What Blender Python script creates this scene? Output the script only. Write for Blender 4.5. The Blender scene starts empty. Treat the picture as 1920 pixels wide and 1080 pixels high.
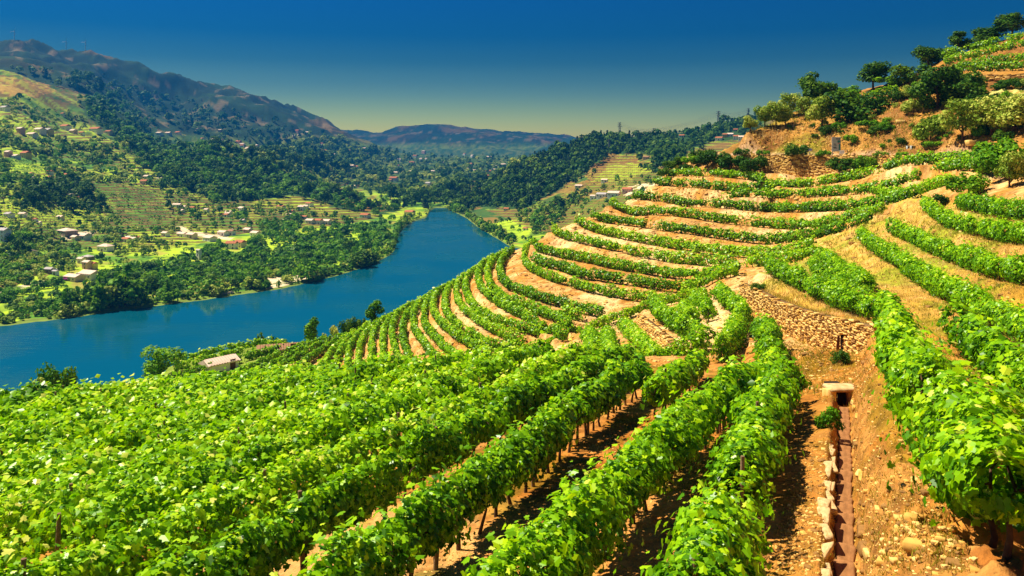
import bpy, bmesh, math, random
import numpy as np
from mathutils import Vector, Matrix

# ------------------------------------------------------------------ camera, sky, sun, exposure
SC = bpy.context.scene
COL = SC.collection
F, CX, HY = 1500.0, 960.0, 280.0          # focal length, principal column and eye-level row of a 1920 px wide frame
RIVER = -90.0                             # the camera stands 90 m above the river

cam_data = bpy.data.cameras.new("camera")
cam_data.sensor_width = 36.0
cam_data.lens = F / 1920 * 36.0
cam_data.shift_y = -(540 - HY) / 1920
cam_data.clip_start = 0.3
cam_data.clip_end = 30000
cam = bpy.data.objects.new("camera", cam_data)
cam.rotation_euler = (math.radians(90), 0, 0)
COL.objects.link(cam)
SC.camera = cam

SUN_EL = math.radians(58)
SUN_AZ = Vector((-0.92, 0.36, 0)).normalized()
sun_dir = Vector((SUN_AZ.x * math.cos(SUN_EL), SUN_AZ.y * math.cos(SUN_EL), math.sin(SUN_EL)))
sun_data = bpy.data.lights.new("sun", 'SUN')
sun_data.energy = 5.0
sun_data.angle = math.radians(0.5)
sun_data.color = (1.0, 0.92, 0.74)
sun = bpy.data.objects.new("sun", sun_data)
sun.rotation_euler = sun_dir.to_track_quat('Z', 'Y').to_euler()
COL.objects.link(sun)

world = bpy.data.worlds.new("World")
SC.world = world
world.use_nodes = True
wn, wl = world.node_tree.nodes, world.node_tree.links
wn.clear()
sky = wn.new('ShaderNodeTexSky')
sky.sky_type = 'NISHITA'
sky.sun_disc = False
sky.sun_elevation = SUN_EL
sky.sun_rotation = math.atan2(SUN_AZ.x, SUN_AZ.y)
sky.altitude = 1500
sky.air_density = 1.0
sky.dust_density = 1.6
sky.ozone_density = 4.0
gam = wn.new('ShaderNodeGamma'); gam.inputs[1].default_value = 1.55
hsv = wn.new('ShaderNodeHueSaturation'); hsv.inputs['Saturation'].default_value = 1.15
# dusty summer air: the sky greys and warms towards the horizon, the same all round
wtc = wn.new('ShaderNodeTexCoord'); wsep = wn.new('ShaderNodeSeparateXYZ')
wrp = wn.new('ShaderNodeValToRGB'); e = wrp.color_ramp.elements
e[0].position, e[0].color = 0.0, (1.0, 0.68, 0.07, 1)
e[1].position, e[1].color = 0.60, (0.02, 0.17, 0.26, 1)
for pos_, col_ in ((0.018, (0.98, 0.68, 0.10)), (0.037, (0.76, 0.57, 0.12)), (0.067, (0.42, 0.37, 0.14)), (0.107, (0.10, 0.16, 0.12)), (0.14, (0.008, 0.115, 0.145)), (0.19, (0.004, 0.13, 0.19)), (0.30, (0.006, 0.15, 0.22))):
    k_ = e.new(pos_); k_.color = (*col_, 1)
wmx = wn.new('ShaderNodeMix'); wmx.data_type = 'RGBA'; wmx.blend_type = 'MULTIPLY'; wmx.inputs[0].default_value = 1.0
bg = wn.new('ShaderNodeBackground'); bg.inputs[1].default_value = 0.062
wo = wn.new('ShaderNodeOutputWorld')
wl.new(sky.outputs[0], gam.inputs[0]); wl.new(gam.outputs[0], hsv.inputs['Color'])
wl.new(wtc.outputs['Generated'], wsep.inputs[0]); wl.new(wsep.outputs['Z'], wrp.inputs[0])
wl.new(hsv.outputs[0], wmx.inputs[6]); wl.new(wrp.outputs[0], wmx.inputs[7])
wl.new(wmx.outputs[2], bg.inputs[0]); wl.new(bg.outputs[0], wo.inputs[0])

SC.view_settings.view_transform = 'Standard'
SC.view_settings.look = 'None'
SC.view_settings.gamma = 1.0
SC.view_settings.exposure = 1.05
SC.cycles.max_bounces = 6
SC.cycles.transparent_max_bounces = 4
SC.cycles.volume_bounces = 0

HAZE_COL = (0.01, 0.15, 0.42, 1); HAZE_DENS = 1.9e-4
rng = np.random.default_rng(7)
random.seed(7)

# ------------------------------------------------------------------ helpers
def smooth(a, b, x):
    t = np.clip((x - a) / (b - a), 0, 1)
    return t * t * (3 - 2 * t)

def _hash(ix, iy, seed):
    n = (ix.astype(np.int64) * 374761393 + iy.astype(np.int64) * 668265263 + seed * 1442695041) & 0xffffffff
    n = ((n ^ (n >> 13)) * 1274126177) & 0xffffffff
    return ((n ^ (n >> 16)) & 0xffff) / 65535.0

def vnoise(x, y, seed=0):
    x = np.asarray(x, float); y = np.asarray(y, float)
    ix, iy = np.floor(x), np.floor(y)
    fx, fy = x - ix, y - iy
    fx = fx * fx * (3 - 2 * fx); fy = fy * fy * (3 - 2 * fy)
    a = _hash(ix, iy, seed); b = _hash(ix + 1, iy, seed); c = _hash(ix, iy + 1, seed); d = _hash(ix + 1, iy + 1, seed)
    return (a * (1 - fx) + b * fx) * (1 - fy) + (c * (1 - fx) + d * fx) * fy

def fbm(x, y, seed=0, oct=4):
    s, a, t = 0, 1.0, 0
    for o in range(oct):
        s = s + a * vnoise(x * 2 ** o + 17.3 * o, y * 2 ** o + 9.1 * o, seed + o); t += a; a *= 0.5
    return s / t

def ridged(x, y, seed=0, oct=4):
    s, a, t = 0, 1.0, 0
    for o in range(oct):
        s = s + a * (1 - np.abs(2 * vnoise(x * 2 ** o + 5.7 * o, y * 2 ** o + 3.3 * o, seed + o) - 1)); t += a; a *= 0.5
    return s / t

def P(px, py, d):
    return np.array([(px - CX) / F * d, d, (HY - py) / F * d])

def in_poly(px, py, poly):
    if isinstance(px, (float, int)) and isinstance(py, (float, int)):
        c = False; x1, y1 = poly[-1]
        for x2, y2 in poly:
            if (y1 > py) != (y2 > py) and px < (x2 - x1) * (py - y1) / (y2 - y1) + x1: c = not c
            x1, y1 = x2, y2
        return c
    px = np.asarray(px, float); py = np.asarray(py, float)
    r = np.zeros(np.broadcast(px, py).shape, bool)
    n = len(poly)
    for i in range(n):
        x1, y1 = poly[i]; x2, y2 = poly[(i + 1) % n]
        if y1 == y2: continue
        c = ((y1 > py) != (y2 > py)) & (px < (x2 - x1) * (py - y1) / (y2 - y1) + x1)
        r ^= c
    return r

def mesh_np(name, V, faces, mats=(), attrs=None, smooth_shade=False, mat_index=None):
    """V (n,3); faces: list of (m,k) int arrays of constant k; attrs: {name: (domain, data)}"""
    me = bpy.data.meshes.new(name)
    V = np.ascontiguousarray(V, np.float32)
    if not isinstance(faces, (list, tuple)): faces = [faces]
    me.vertices.add(len(V)); me.vertices.foreach_set("co", V.ravel())
    nl = sum(f.size for f in faces); nf = sum(len(f) for f in faces)
    me.loops.add(nl); me.polygons.add(nf)
    me.loops.foreach_set("vertex_index", np.concatenate([f.ravel() for f in faces]).astype(np.int32))
    tot = np.concatenate([np.full(len(f), f.shape[1]) for f in faces])
    st = np.concatenate([[0], np.cumsum(tot)[:-1]])
    me.polygons.foreach_set("loop_start", st.astype(np.int32))
    try: me.polygons.foreach_set("loop_total", tot.astype(np.int32))
    except Exception: pass
    if smooth_shade: me.polygons.foreach_set("use_smooth", np.ones(nf, bool))
    for m in mats: me.materials.append(m)
    if mat_index is not None: me.polygons.foreach_set("material_index", mat_index.astype(np.int32))
    if attrs:
        for k, (dom, data) in attrs.items():
            data = np.asarray(data, np.float32)
            if data.ndim == 2:
                a = me.attributes.new(k, 'FLOAT_COLOR', dom)
                if data.shape[1] == 3: data = np.hstack([data, np.ones((len(data), 1), np.float32)])
                a.data.foreach_set("color", data.ravel())
            else:
                a = me.attributes.new(k, 'FLOAT', dom); a.data.foreach_set("value", data.ravel())
    me.update(calc_edges=True)
    me.validate()
    return me

def link(name, me, parent=None, loc=None):
    o = bpy.data.objects.new(name, me); COL.objects.link(o)
    if parent is not None: o.parent = parent
    if loc is not None: o.location = loc
    return o

def tag(o, label=None, cat=None, group=None, kind=None):
    if label: o["label"] = label
    if cat: o["category"] = cat
    if group: o["group"] = group
    if kind: o["kind"] = kind
    return o

def empty(name, loc, rz=0.0, scale=None):
    o = bpy.data.objects.new(name, None); COL.objects.link(o)
    o.empty_display_size = 0.2
    o.location = loc; o.rotation_euler = (0, 0, rz)
    if scale is not None: o.scale = scale
    return o

def catmull(pts, n=8):
    p = np.array(pts, float)
    if len(p) < 3:
        t = np.linspace(0, 1, n * max(1, len(p) - 1) + 1)[:, None]
        return p[0] * (1 - t) + p[-1] * t
    q = np.vstack([2 * p[0] - p[1], p, 2 * p[-1] - p[-2]])
    out = []
    for i in range(1, len(q) - 2):
        t = np.linspace(0, 1, n, endpoint=False)[:, None]
        a, b, c, d = q[i - 1], q[i], q[i + 1], q[i + 2]
        out.append(0.5 * (2 * b + (c - a) * t + (2 * a - 5 * b + 4 * c - d) * t ** 2 + (3 * b - a - 3 * c + d) * t ** 3))
    out.append(p[-1:])
    return np.vstack(out)

def resample(p, step):
    p = np.asarray(p, float)
    s = np.concatenate([[0], np.cumsum(np.linalg.norm(np.diff(p, axis=0), axis=1))])
    n = max(2, int(s[-1] / step) + 1)
    t = np.linspace(0, s[-1], n)
    return np.stack([np.interp(t, s, p[:, k]) for k in range(p.shape[1])], 1)

# ------------------------------------------------------------------ materials
MATS = {}
def nodes_mat(name):
    m = bpy.data.materials.new(name); m.use_nodes = True
    nt = m.node_tree; nt.nodes.clear()
    out = nt.nodes.new('ShaderNodeOutputMaterial')
    MATS[name] = m
    return m, nt, out

def N(nt, t, **kw):
    n = nt.nodes.new(t)
    for k, v in kw.items(): setattr(n, k, v)
    return n

def ramp(nt, stops):
    r = N(nt, 'ShaderNodeValToRGB'); e = r.color_ramp.elements
    e[0].position, e[0].color = stops[0][0], (*stops[0][1], 1)
    e[1].position, e[1].color = stops[-1][0], (*stops[-1][1], 1)
    for p, c in stops[1:-1]:
        k = e.new(p); k.color = (*c, 1)
    return r

def ground_mat(name, scale, var=(0.55, 1.35), bump=0.35, dist=0.06, rough=0.95):
    m, nt, out = nodes_mat(name)
    at = N(nt, 'ShaderNodeAttribute', attribute_name='Col')
    tc = N(nt, 'ShaderNodeTexCoord')
    n1 = N(nt, 'ShaderNodeTexNoise'); n1.inputs['Scale'].default_value = scale; n1.inputs['Detail'].default_value = 8; n1.inputs['Roughness'].default_value = 0.7
    n2 = N(nt, 'ShaderNodeTexNoise'); n2.inputs['Scale'].default_value = scale * 4.3; n2.inputs['Detail'].default_value = 4
    nt.links.new(tc.outputs['Object'], n1.inputs['Vector']); nt.links.new(tc.outputs['Object'], n2.inputs['Vector'])
    mr = N(nt, 'ShaderNodeMapRange'); mr.inputs[1].default_value = 0.3; mr.inputs[2].default_value = 0.7; mr.inputs[3].default_value = var[0]; mr.inputs[4].default_value = var[1]
    nt.links.new(n1.outputs[0], mr.inputs[0])
    mx = N(nt, 'ShaderNodeVectorMath', operation='SCALE')
    nt.links.new(at.outputs['Color'], mx.inputs[0]); nt.links.new(mr.outputs[0], mx.inputs['Scale'])
    b = N(nt, 'ShaderNodeBsdfPrincipled'); b.inputs['Roughness'].default_value = rough; b.inputs['Specular IOR Level'].default_value = 0.15
    ad = N(nt, 'ShaderNodeMath', operation='ADD'); nt.links.new(n1.outputs[0], ad.inputs[0]); nt.links.new(n2.outputs[0], ad.inputs[1])
    bp = N(nt, 'ShaderNodeBump'); bp.inputs['Strength'].default_value = bump; bp.inputs['Distance'].default_value = dist
    nt.links.new(ad.outputs[0], bp.inputs['Height'])
    nt.links.new(mx.outputs[0], b.inputs['Base Color']); nt.links.new(bp.outputs[0], b.inputs['Normal'])
    nt.links.new(b.outputs[0], out.inputs[0])
    return m

def leaf_mat(name, stops, trans=0.3, rough=0.5, spec=0.4):
    m, nt, out = nodes_mat(name)
    at = N(nt, 'ShaderNodeAttribute', attribute_name='rnd')
    oi = N(nt, 'ShaderNodeObjectInfo')
    ad = N(nt, 'ShaderNodeMath', operation='MULTIPLY_ADD'); ad.inputs[1].default_value = 0.25; 
    sb = N(nt, 'ShaderNodeMath', operation='SUBTRACT'); sb.inputs[1].default_value = 0.125
    nt.links.new(oi.outputs['Random'], ad.inputs[0]); nt.links.new(at.outputs['Fac'], ad.inputs[2]); nt.links.new(ad.outputs[0], sb.inputs[0])
    r = ramp(nt, stops); nt.links.new(sb.outputs[0], r.inputs[0])
    b = N(nt, 'ShaderNodeBsdfPrincipled'); b.inputs['Roughness'].default_value = rough; b.inputs['Specular IOR Level'].default_value = spec
    t = N(nt, 'ShaderNodeBsdfTranslucent')
    mx = N(nt, 'ShaderNodeMixShader'); mx.inputs[0].default_value = trans
    nt.links.new(r.outputs[0], b.inputs['Base Color']); nt.links.new(r.outputs[0], t.inputs['Color'])
    nt.links.new(b.outputs[0], mx.inputs[1]); nt.links.new(t.outputs[0], mx.inputs[2]); nt.links.new(mx.outputs[0], out.inputs[0])
    return m

def plain_mat(name, c1, c2=None, scale=3.0, rough=0.85, spec=0.2, bump=0.0):
    m, nt, out = nodes_mat(name)
    b = N(nt, 'ShaderNodeBsdfPrincipled'); b.inputs['Roughness'].default_value = rough; b.inputs['Specular IOR Level'].default_value = spec
    tc = N(nt, 'ShaderNodeTexCoord'); n1 = N(nt, 'ShaderNodeTexNoise'); n1.inputs['Scale'].default_value = scale; n1.inputs['Detail'].default_value = 6
    nt.links.new(tc.outputs['Object'], n1.inputs['Vector'])
    r = ramp(nt, [(0.3, c1), (0.7, c2 or tuple(0.75 * x for x in c1))]); nt.links.new(n1.outputs[0], r.inputs[0])
    nt.links.new(r.outputs[0], b.inputs['Base Color'])
    if bump:
        bp = N(nt, 'ShaderNodeBump'); bp.inputs['Strength'].default_value = bump; bp.inputs['Distance'].default_value = 0.05
        nt.links.new(n1.outputs[0], bp.inputs['Height']); nt.links.new(bp.outputs[0], b.inputs['Normal'])
    nt.links.new(b.outputs[0], out.inputs[0])
    return m

M_GROUND = ground_mat('soil', 1.1, var=(0.42, 1.45), bump=0.85, dist=0.16)
M_VALLEY = ground_mat('valley_ground', 0.11, var=(0.7, 1.25), bump=0.3, dist=0.6)
M_VINE = leaf_mat('vine_leaf', [(0.0, (0.014, 0.06, 0.0004)), (0.28, (0.085, 0.25, 0.0008)), (0.58, (0.27, 0.54, 0.001)), (0.86, (0.54, 0.74, 0.003)), (1.0, (0.82, 0.80, 0.14))], trans=0.40, rough=0.34, spec=0.22)  # random leaf tones; the cream ramp end stands in for sun glints
M_OLIVE = leaf_mat('olive_leaf', [(0.0, (0.05, 0.13, 0.006)), (0.5, (0.24, 0.36, 0.02)), (1.0, (0.70, 0.68, 0.14))], trans=0.3, spec=0.12, rough=0.6)
M_DARKLEAF = leaf_mat('dark_leaf', [(0.0, (0.006, 0.03, 0.003)), (0.5, (0.032, 0.115, 0.005)), (1.0, (0.16, 0.27, 0.008))], trans=0.25, spec=0.12, rough=0.6)
M_MIDLEAF = leaf_mat('mid_leaf', [(0.0, (0.016, 0.07, 0.002)), (0.5, (0.08, 0.25, 0.002)), (1.0, (0.30, 0.50, 0.006))], trans=0.32, spec=0.12, rough=0.6)
M_PINE = leaf_mat('pine_needle', [(0.0, (0.004, 0.022, 0.006)), (0.5, (0.012, 0.05, 0.010)), (1.0, (0.04, 0.09, 0.012))], trans=0.1, spec=0.12, rough=0.6)
M_GRASS = leaf_mat('dry_grass', [(0.0, (0.14, 0.20, 0.01)), (0.3, (0.42, 0.36, 0.03)), (0.6, (0.62, 0.40, 0.09)), (1.0, (0.80, 0.58, 0.24))], trans=0.3, spec=0.1)
M_BARK = plain_mat('bark', (0.10, 0.05, 0.022), (0.045, 0.024, 0.012), 8, bump=0.6)
M_POST = plain_mat('weathered_wood', (0.30, 0.19, 0.10), (0.16, 0.09, 0.045), 12, bump=0.4)
# ------------------------------------------------------------------ far valley: columns of (row, distance) nodes
# nodes: shore, plain, plain, foot, slope, slope, slope, near crest, dip, mid, mid, mountain crest, back, far foot, far crest, far back
COLS = {
 -350: [(625,391),(590,430),(560,470),(510,530),(440,620),(350,790),(240,1050),(135,1500),(140,1900),(130,2200),(105,2600),(70,3100),(110,3700),(250,5200),(246,6200),(262,6450)],
 0:    [(612,407),(585,440),(549,480),(490,550),(425,650),(345,820),(250,1080),(152,1600),(160,1900),(150,2150),(128,2600),(100,3000),(130,3600),(255,5200),(246,6200),(262,6450)],
 150:  [(593,431),(560,475),(520,545),(470,650),(410,790),(340,970),(260,1300),(185,1780),(186,2080),(180,2350),(160,2750),(118,3200),(150,3800),(258,5200),(246,6200),(262,6450)],
 300:  [(572,462),(540,515),(500,610),(455,710),(405,870),(350,1080),(305,1310),(264,1650),(262,1950),(250,2350),(225,2800),(155,3400),(190,4000),(262,5300),(246,6200),(262,6450)],
 450:  [(553,495),(520,560),(480,660),(440,800),(405,940),(370,1090),(332,1270),(298,1480),(300,1720),(285,2050),(262,2550),(202,3500),(232,4100),(264,5300),(246,6200),(262,6450)],
 600:  [(525,551),(490,640),(455,755),(425,880),(403,990),(383,1090),(366,1180),(354,1270),(345,1600),(322,1950),(298,2550),(240,3700),(265,4300),(272,5300),(248,6200),(262,6450)],
 700:  [(495,628),(465,725),(440,830),(420,925),(405,1010),(395,1080),(389,1120),(385,1160),(362,1600),(335,2000),(308,2650),(271,3700),(282,4300),(280,5300),(246,6200),(266,6450)],
 745:  [(462,742),(445,805),(430,870),(415,970),(406,1030),(400,1080),(396,1130),(393,1180),(366,1550),(338,2000),(312,2700),(288,3550),(292,4300),(286,5300),(238,6200),(262,6450)],
 800:  [(408,1055),(404,1080),(400,1110),(397,1140),(394,1170),(391,1200),(388,1235),(384,1270),(362,1550),(338,2000),(312,2700),(300,3500),(296,4300),(286,5200),(234,6200),(260,6450)],
 830:  [(390,1227),(388,1240),(386,1255),(383,1280),(378,1320),(372,1370),(365,1430),(356,1540),(345,1750),(330,2100),(312,2700),(300,3400),(296,4300),(286,5200),(233,6200),(258,6450)],
 870:  [(406,1071),(401,1105),(396,1140),(390,1200),(384,1245),(378,1290),(370,1350),(362,1420),(345,1750),(330,2100),(312,2700),(300,3300),(296,4300),(284,5200),(235,6200),(258,6450)],
 920:  [(440,844),(425,915),(412,990),(400,1070),(390,1140),(378,1215),(362,1310),(346,1400),(345,1650),(332,2050),(314,2700),(300,3300),(296,4300),(284,5200),(240,6200),(260,6450)],
 970:  [(466,726),(450,785),(430,870),(412,950),(395,1035),(375,1130),(345,1260),(318,1390),(330,1650),(325,2050),(312,2700),(300,3300),(296,4300),(284,5200),(244,6200),(262,6450)],
 1050: [(480,675),(455,750),(432,820),(412,880),(388,965),(355,1090),(315,1260),(282,1410),(292,1650),(305,2100),(304,2700),(298,3300),(296,4300),(286,5200),(254,6200),(270,6450)],
 1130: [(490,643),(450,705),(415,775),(390,835),(362,915),(340,1020),(305,1180),(261,1420),(276,1650),(295,2100),(298,2700),(296,3300),(294,4300),(286,5200),(268,6200),(275,6450)],
 1250: [(500,614),(450,665),(400,735),(362,810),(332,900),(305,1010),(282,1180),(254,1470),(268,1700),(285,2100),(290,2700),(292,3300),(292,4300),(286,5200),(270,6200),(277,6450)],
 1400: [(500,614),(440,675),(375,755),(330,840),(300,930),(275,1080),(252,1280),(222,1500),(240,1750),(265,2100),(280,2700),(288,3300),(292,4300),(286,5200),(274,6200),(279,6450)],
 1650: [(500,614),(430,680),(360,765),(310,870),(275,990),(240,1150),(215,1350),(190,1600),(215,1850),(250,2200),(270,2700),(284,3300),(290,4300),(286,5200),(276,6200),(280,6450)],
 2350: [(500,614),(430,680),(360,765),(310,870),(275,990),(240,1150),(215,1350),(190,1600),(215,1850),(250,2200),(270,2700),(284,3300),(290,4300),(286,5200),(276,6200),(280,6450)],
}
SHORE = [(-350,625),(0,612),(100,600),(250,580),(330,569),(400,560),(530,541),(600,525),(650,512),(700,495),(728,480),(742,467),(740,452),(748,440),(760,425),(778,414),(800,408),(806,396),(815,390),(838,390),(848,396),(875,409),(895,425),(920,440),(955,462),(975,467),(1000,472),(1050,480),(1130,490),(1250,500),(1400,500),(2350,500)]

kx = np.array(sorted(COLS)); NODES = np.array([COLS[k] for k in kx], float)      # (K,16,2)
pxs = np.concatenate([np.arange(-350, -20, 12), np.arange(-20, 1425, 3.6), np.arange(1430, 2351, 20)]).astype(float)

def pchip(x, xp, fp):
    """monotone cubic interpolation of the columns of fp (len(xp), ...)"""
    h = np.diff(xp); sh = (len(h),) + (1,) * (fp.ndim - 1)
    dl = np.diff(fp, axis=0) / h.reshape(sh)
    m = np.zeros_like(fp); m[0], m[-1] = dl[0], dl[-1]
    a, b = dl[:-1], dl[1:]
    same = (a * b) > 0
    m[1:-1] = np.where(same, 2 * a * b / np.where(same, a + b, 1), 0)
    i = np.clip(np.searchsorted(xp, x, 'right') - 1, 0, len(h) - 1)
    t = (x - xp[i]) / h[i]; tsh = (len(x),) + (1,) * (fp.ndim - 1); t = t.reshape(tsh); hh = h[i].reshape(tsh)
    return (fp[i] * (2 * t ** 3 - 3 * t ** 2 + 1) + m[i] * hh * (t ** 3 - 2 * t ** 2 + t) + fp[i + 1] * (-2 * t ** 3 + 3 * t ** 2) + m[i + 1] * hh * (t ** 3 - t ** 2))

nd = NODES.copy(); nd[..., 1] = np.log(nd[..., 1])
colnodes = pchip(pxs, kx.astype(float), nd)                                       # (C,16,2)
sx, sy = np.array(SHORE, float).T
spy = np.interp(pxs, sx, sy) + 2.2 * (fbm(pxs / 17.0, pxs * 0, 3) - 0.5) * np.clip((np.interp(pxs, sx, sy) - 380) / 60, 0.15, 1)
sd = -RIVER * F / (spy - HY)
lsd = np.log(sd)
for k in range(16):                                                               # keep every node beyond the shore
    colnodes[:, k, 1] = np.maximum(colnodes[:, k, 1], lsd + 0.012 * k)
# to heights
DN = np.exp(colnodes[..., 1]); ZN = (HY - colnodes[..., 0]) / F * DN
ZN[:, 0] = RIVER; DN[:, 0] = sd
ZN[:, 1:4] = np.maximum(ZN[:, 1:4], RIVER + np.array([1.2, 2.2, 3.2]))
ZN[:, 4:] = np.maximum(ZN[:, 4:], RIVER + 4)
# two nodes below the water in front of the shore
DN = np.concatenate([(sd * 0.93)[:, None], DN], 1); ZN = np.concatenate([np.full((len(pxs), 1), RIVER - 4), ZN], 1)
segs = [6] + [34, 34, 44, 58, 58, 58, 58] + [12, 20, 26, 34, 10, 6, 26, 8]
tpar = np.concatenate([np.linspace(i, i + 1, s, endpoint=False) for i, s in enumerate(segs)] + [[len(segs)]])
DG = np.exp(pchip(tpar, np.arange(17.0), np.log(DN).T)).T
ZG = pchip(tpar, np.arange(17.0), ZN.T).T                                          # (C,R)
XG = (pxs[:, None] - CX) / F * DG
YG = DG
above = np.clip((ZG - (RIVER + 3)) / 30, 0, 1)
lam = 260.0
bign = (ridged(XG / 900 + 3, YG / 900, 11, 5) - 0.5) + 0.55 * (ridged(XG / 330 + 3, YG / 330, 15, 5) - 0.55)
bign = (bign - 0.10) * (1 - 0.9 * smooth(560, 700, pxs)[:, None] * smooth(5600, 5000, DG))
bign = bign * (1 - 0.75 * smooth(930, 1080, pxs)[:, None] * (DG < 2600))
bign = bign * np.where(DG > 5000, 0.35, 1.0)
ZG = ZG + above * bign * np.clip((DG - 700) / 2300, 0.0, 1) * 230
ZG = ZG + above * (fbm(XG / 150, YG / 150, 21, 4) - 0.5) * np.clip(DG / 1000, 0.3, 2) * 20
ZG = np.where(DG > sd[:, None] * 1.01, np.maximum(ZG, RIVER + 0.7), ZG)
ZBASE = ZG.copy()
PYG = HY - ZG / DG * F
PXG = np.broadcast_to(pxs[:, None], DG.shape)

# land cover by region of the valley side (regions found on the ground through their outline in view)
R_FOREST_L = [(225,165),(260,215),(333,268),(433,296),(547,325),(640,362),(700,384),(752,396),(700,399),(633,390),(547,366),(500,372),(400,376),(300,332),(270,296),(180,240),(150,190)]
R_FOREST_R = [(870,395),(900,345),(970,300),(1050,262),(1115,240),(1150,240),(1140,292),(1090,332),(1030,362),(985,388),(900,388)]
R_RIDGE_R = [(1150,240),(1250,240),(1330,222),(1420,200),(1420,262),(1330,262),(1290,285),(1215,292),(1190,285),(1140,288)]
R_BROWN_R = [(1135,292),(1205,292),(1200,318),(1150,338),(1090,345),(1105,325)]
R_TERR_R = [(985,420),(1040,370),(1120,338),(1200,320),(1290,300),(1290,430),(1000,440)]
R_TERR_L = [(612,352),(680,372),(750,390),(700,396),(640,386)]
R_TERR_L2 = [(180,345),(215,335),(300,350),(320,400),(310,430),(240,430),(205,390)]
R_ORANGE = [(-350,120),(0,142),(60,150),(108,168),(70,180),(0,178),(-350,180)]
R_SANDS = [[(485,526),(540,514),(598,503),(588,519),(540,536),(505,547)], [(176,556),(220,550),(262,552),(246,570),(197,567)], [(398,537),(447,546),(425,557),(405,552)], [(0,545),(82,527),(84,534),(0,557)], [(330,420),(372,432),(430,442),(425,452),(340,436)], [(115,438),(175,428),(185,446),(120,450)], [(1165,352),(1235,345),(1235,352),(1170,362)]]
R_FIELDS = [[(225,505),(300,480),(362,463),(368,481),(300,500),(246,513)], [(296,518),(340,517),(385,528),(350,536),(300,530)], [(335,447),(375,450),(375,462),(345,464)], [(482,455),(556,453),(556,466),(482,466)], [(243,434),(305,440),(305,448),(245,446)], [(560,420),(640,416),(640,428),(560,430)], [(0,565),(40,590),(36,606),(0,608)], [(925,418),(965,405),(1000,425),(985,455),(950,452)], [(655,440),(700,438),(690,448),(650,448)], [(1140,310),(1240,300),(1270,296),(1190,330),(1110,345)], [(20,300),(90,318),(90,340),(10,330)], [(0,385),(120,380),(200,400),(190,420),(0,425)]]
def multi(polys, px, py):
    if isinstance(px, (float, int)): return any(in_poly(px, float(py), p) for p in polys)
    r = np.zeros(np.broadcast(px, py).shape, bool)
    for p in polys: r |= in_poly(px, py, p)
    return r
WPX = PXG + (fbm(XG / 25, YG / 25, 35, 3) - 0.5) * 26; WPY = PYG + (fbm(XG / 25, YG / 25, 36, 3) - 0.5) * 16
f_forest = in_poly(WPX, WPY, R_FOREST_L) | in_poly(WPX, WPY, R_FOREST_R) | in_poly(WPX, WPY, R_RIDGE_R)
f_sand = multi(R_SANDS, WPX, WPY); f_field = multi(R_FIELDS, WPX, WPY)
f_terr = in_poly(WPX, WPY, R_TERR_R) | in_poly(WPX, WPY, R_TERR_L) | in_poly(WPX, WPY, R_BROWN_R) | in_poly(WPX, WPY, R_TERR_L2)
# terraces cut into the slopes
patch = fbm(XG / 90, YG / 90, 31, 3)
tm = np.where(f_terr, 1.0, smooth(0.30, 0.45, patch) * 0.95) * (~f_forest) * (ZBASE > RIVER + 5) * (DG < 1900)
step = np.where(PXG > 800, 2.6, 2.7) * np.clip(DG / 800, 0.8, 1.8)
q = (ZBASE + 3 * fbm(XG / 60, YG / 60, 5, 2)) / step
fr = q - np.floor(q)
prof = np.where(fr < 0.62, 0.12 * fr / 0.62, 0.12 + 0.88 * (fr - 0.62) / 0.38)
ZG = ZBASE + tm * (prof - fr) * step
riser = (fr > 0.6) * tm
PYG = HY - ZG / DG * F
RUNMIN = np.minimum.accumulate(PYG[:, 5:], axis=1)

def far_at(px, py):
    i = int(np.argmin(np.abs(pxs - px)))
    r = RUNMIN[i]
    j = int(np.searchsorted(-r, -py)) + 5
    j = min(j, DG.shape[1] - 1)
    d0, d1 = DG[i, j - 1], DG[i, j]; p0, p1 = PYG[i, j - 1], PYG[i, j]
    t = 0.5 if abs(p1 - p0) < 1e-6 else min(1, max(0, (py - p0) / (p1 - p0)))
    d = d0 + (d1 - d0) * t; z = ZG[i, j - 1] + (ZG[i, j] - ZG[i, j - 1]) * t
    return np.array([(px - CX) / F * d, d, z]), j

# ground colours: soil, dry grass, green plots, stone risers
n1 = fbm(XG / 45, YG / 45, 41, 4); n2 = fbm(XG / 14, YG / 14, 42, 3); n3 = fbm(XG / 260, YG / 260, 43, 3)
def C3(c): return np.array(c, float)
green = C3((0.10, 0.25, 0.012)); lime = C3((0.38, 0.52, 0.015)); dry = C3((0.36, 0.27, 0.05)); soil = C3((0.40, 0.20, 0.06)); sand = C3((0.72, 0.56, 0.34)); scrub = C3((0.030, 0.085, 0.014)); rock = C3((0.30, 0.20, 0.09))
def lerp(a, b, t): return a + (b - a) * t[..., None]
CG = lerp(np.broadcast_to(green, XG.shape + (3,)), lime, smooth(0.38, 0.56, n1))
CG = lerp(CG, scrub, smooth(0.46, 0.34, n2) * 0.8)
CG = lerp(CG, dry, smooth(0.60, 0.78, n2) * 0.8)
hi = smooth(1250, 1900, DG) * smooth(-20, 60, ZBASE)                                # scrubby upper mountain
mt = lerp(np.broadcast_to(scrub * 0.55, XG.shape + (3,)), C3((0.16, 0.09, 0.012)), smooth(0.53, 0.68, fbm(XG / 200, YG / 200, 51, 5)))
mt = lerp(mt, scrub * 0.25, smooth(0.47, 0.56, fbm(XG / 80, YG / 80, 55, 4)) * 0.8)
mt = lerp(mt, rock, smooth(0.62, 0.75, n1) * 0.6)
CG = lerp(CG, mt, hi)
fars = smooth(1500, 1900, DG) * (1 - hi)
CG = lerp(CG, lerp(np.broadcast_to(C3((0.025, 0.075, 0.014)), XG.shape + (3,)), C3((0.12, 0.15, 0.02)), smooth(0.5, 0.62, n2)), fars * 0.92)
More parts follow.
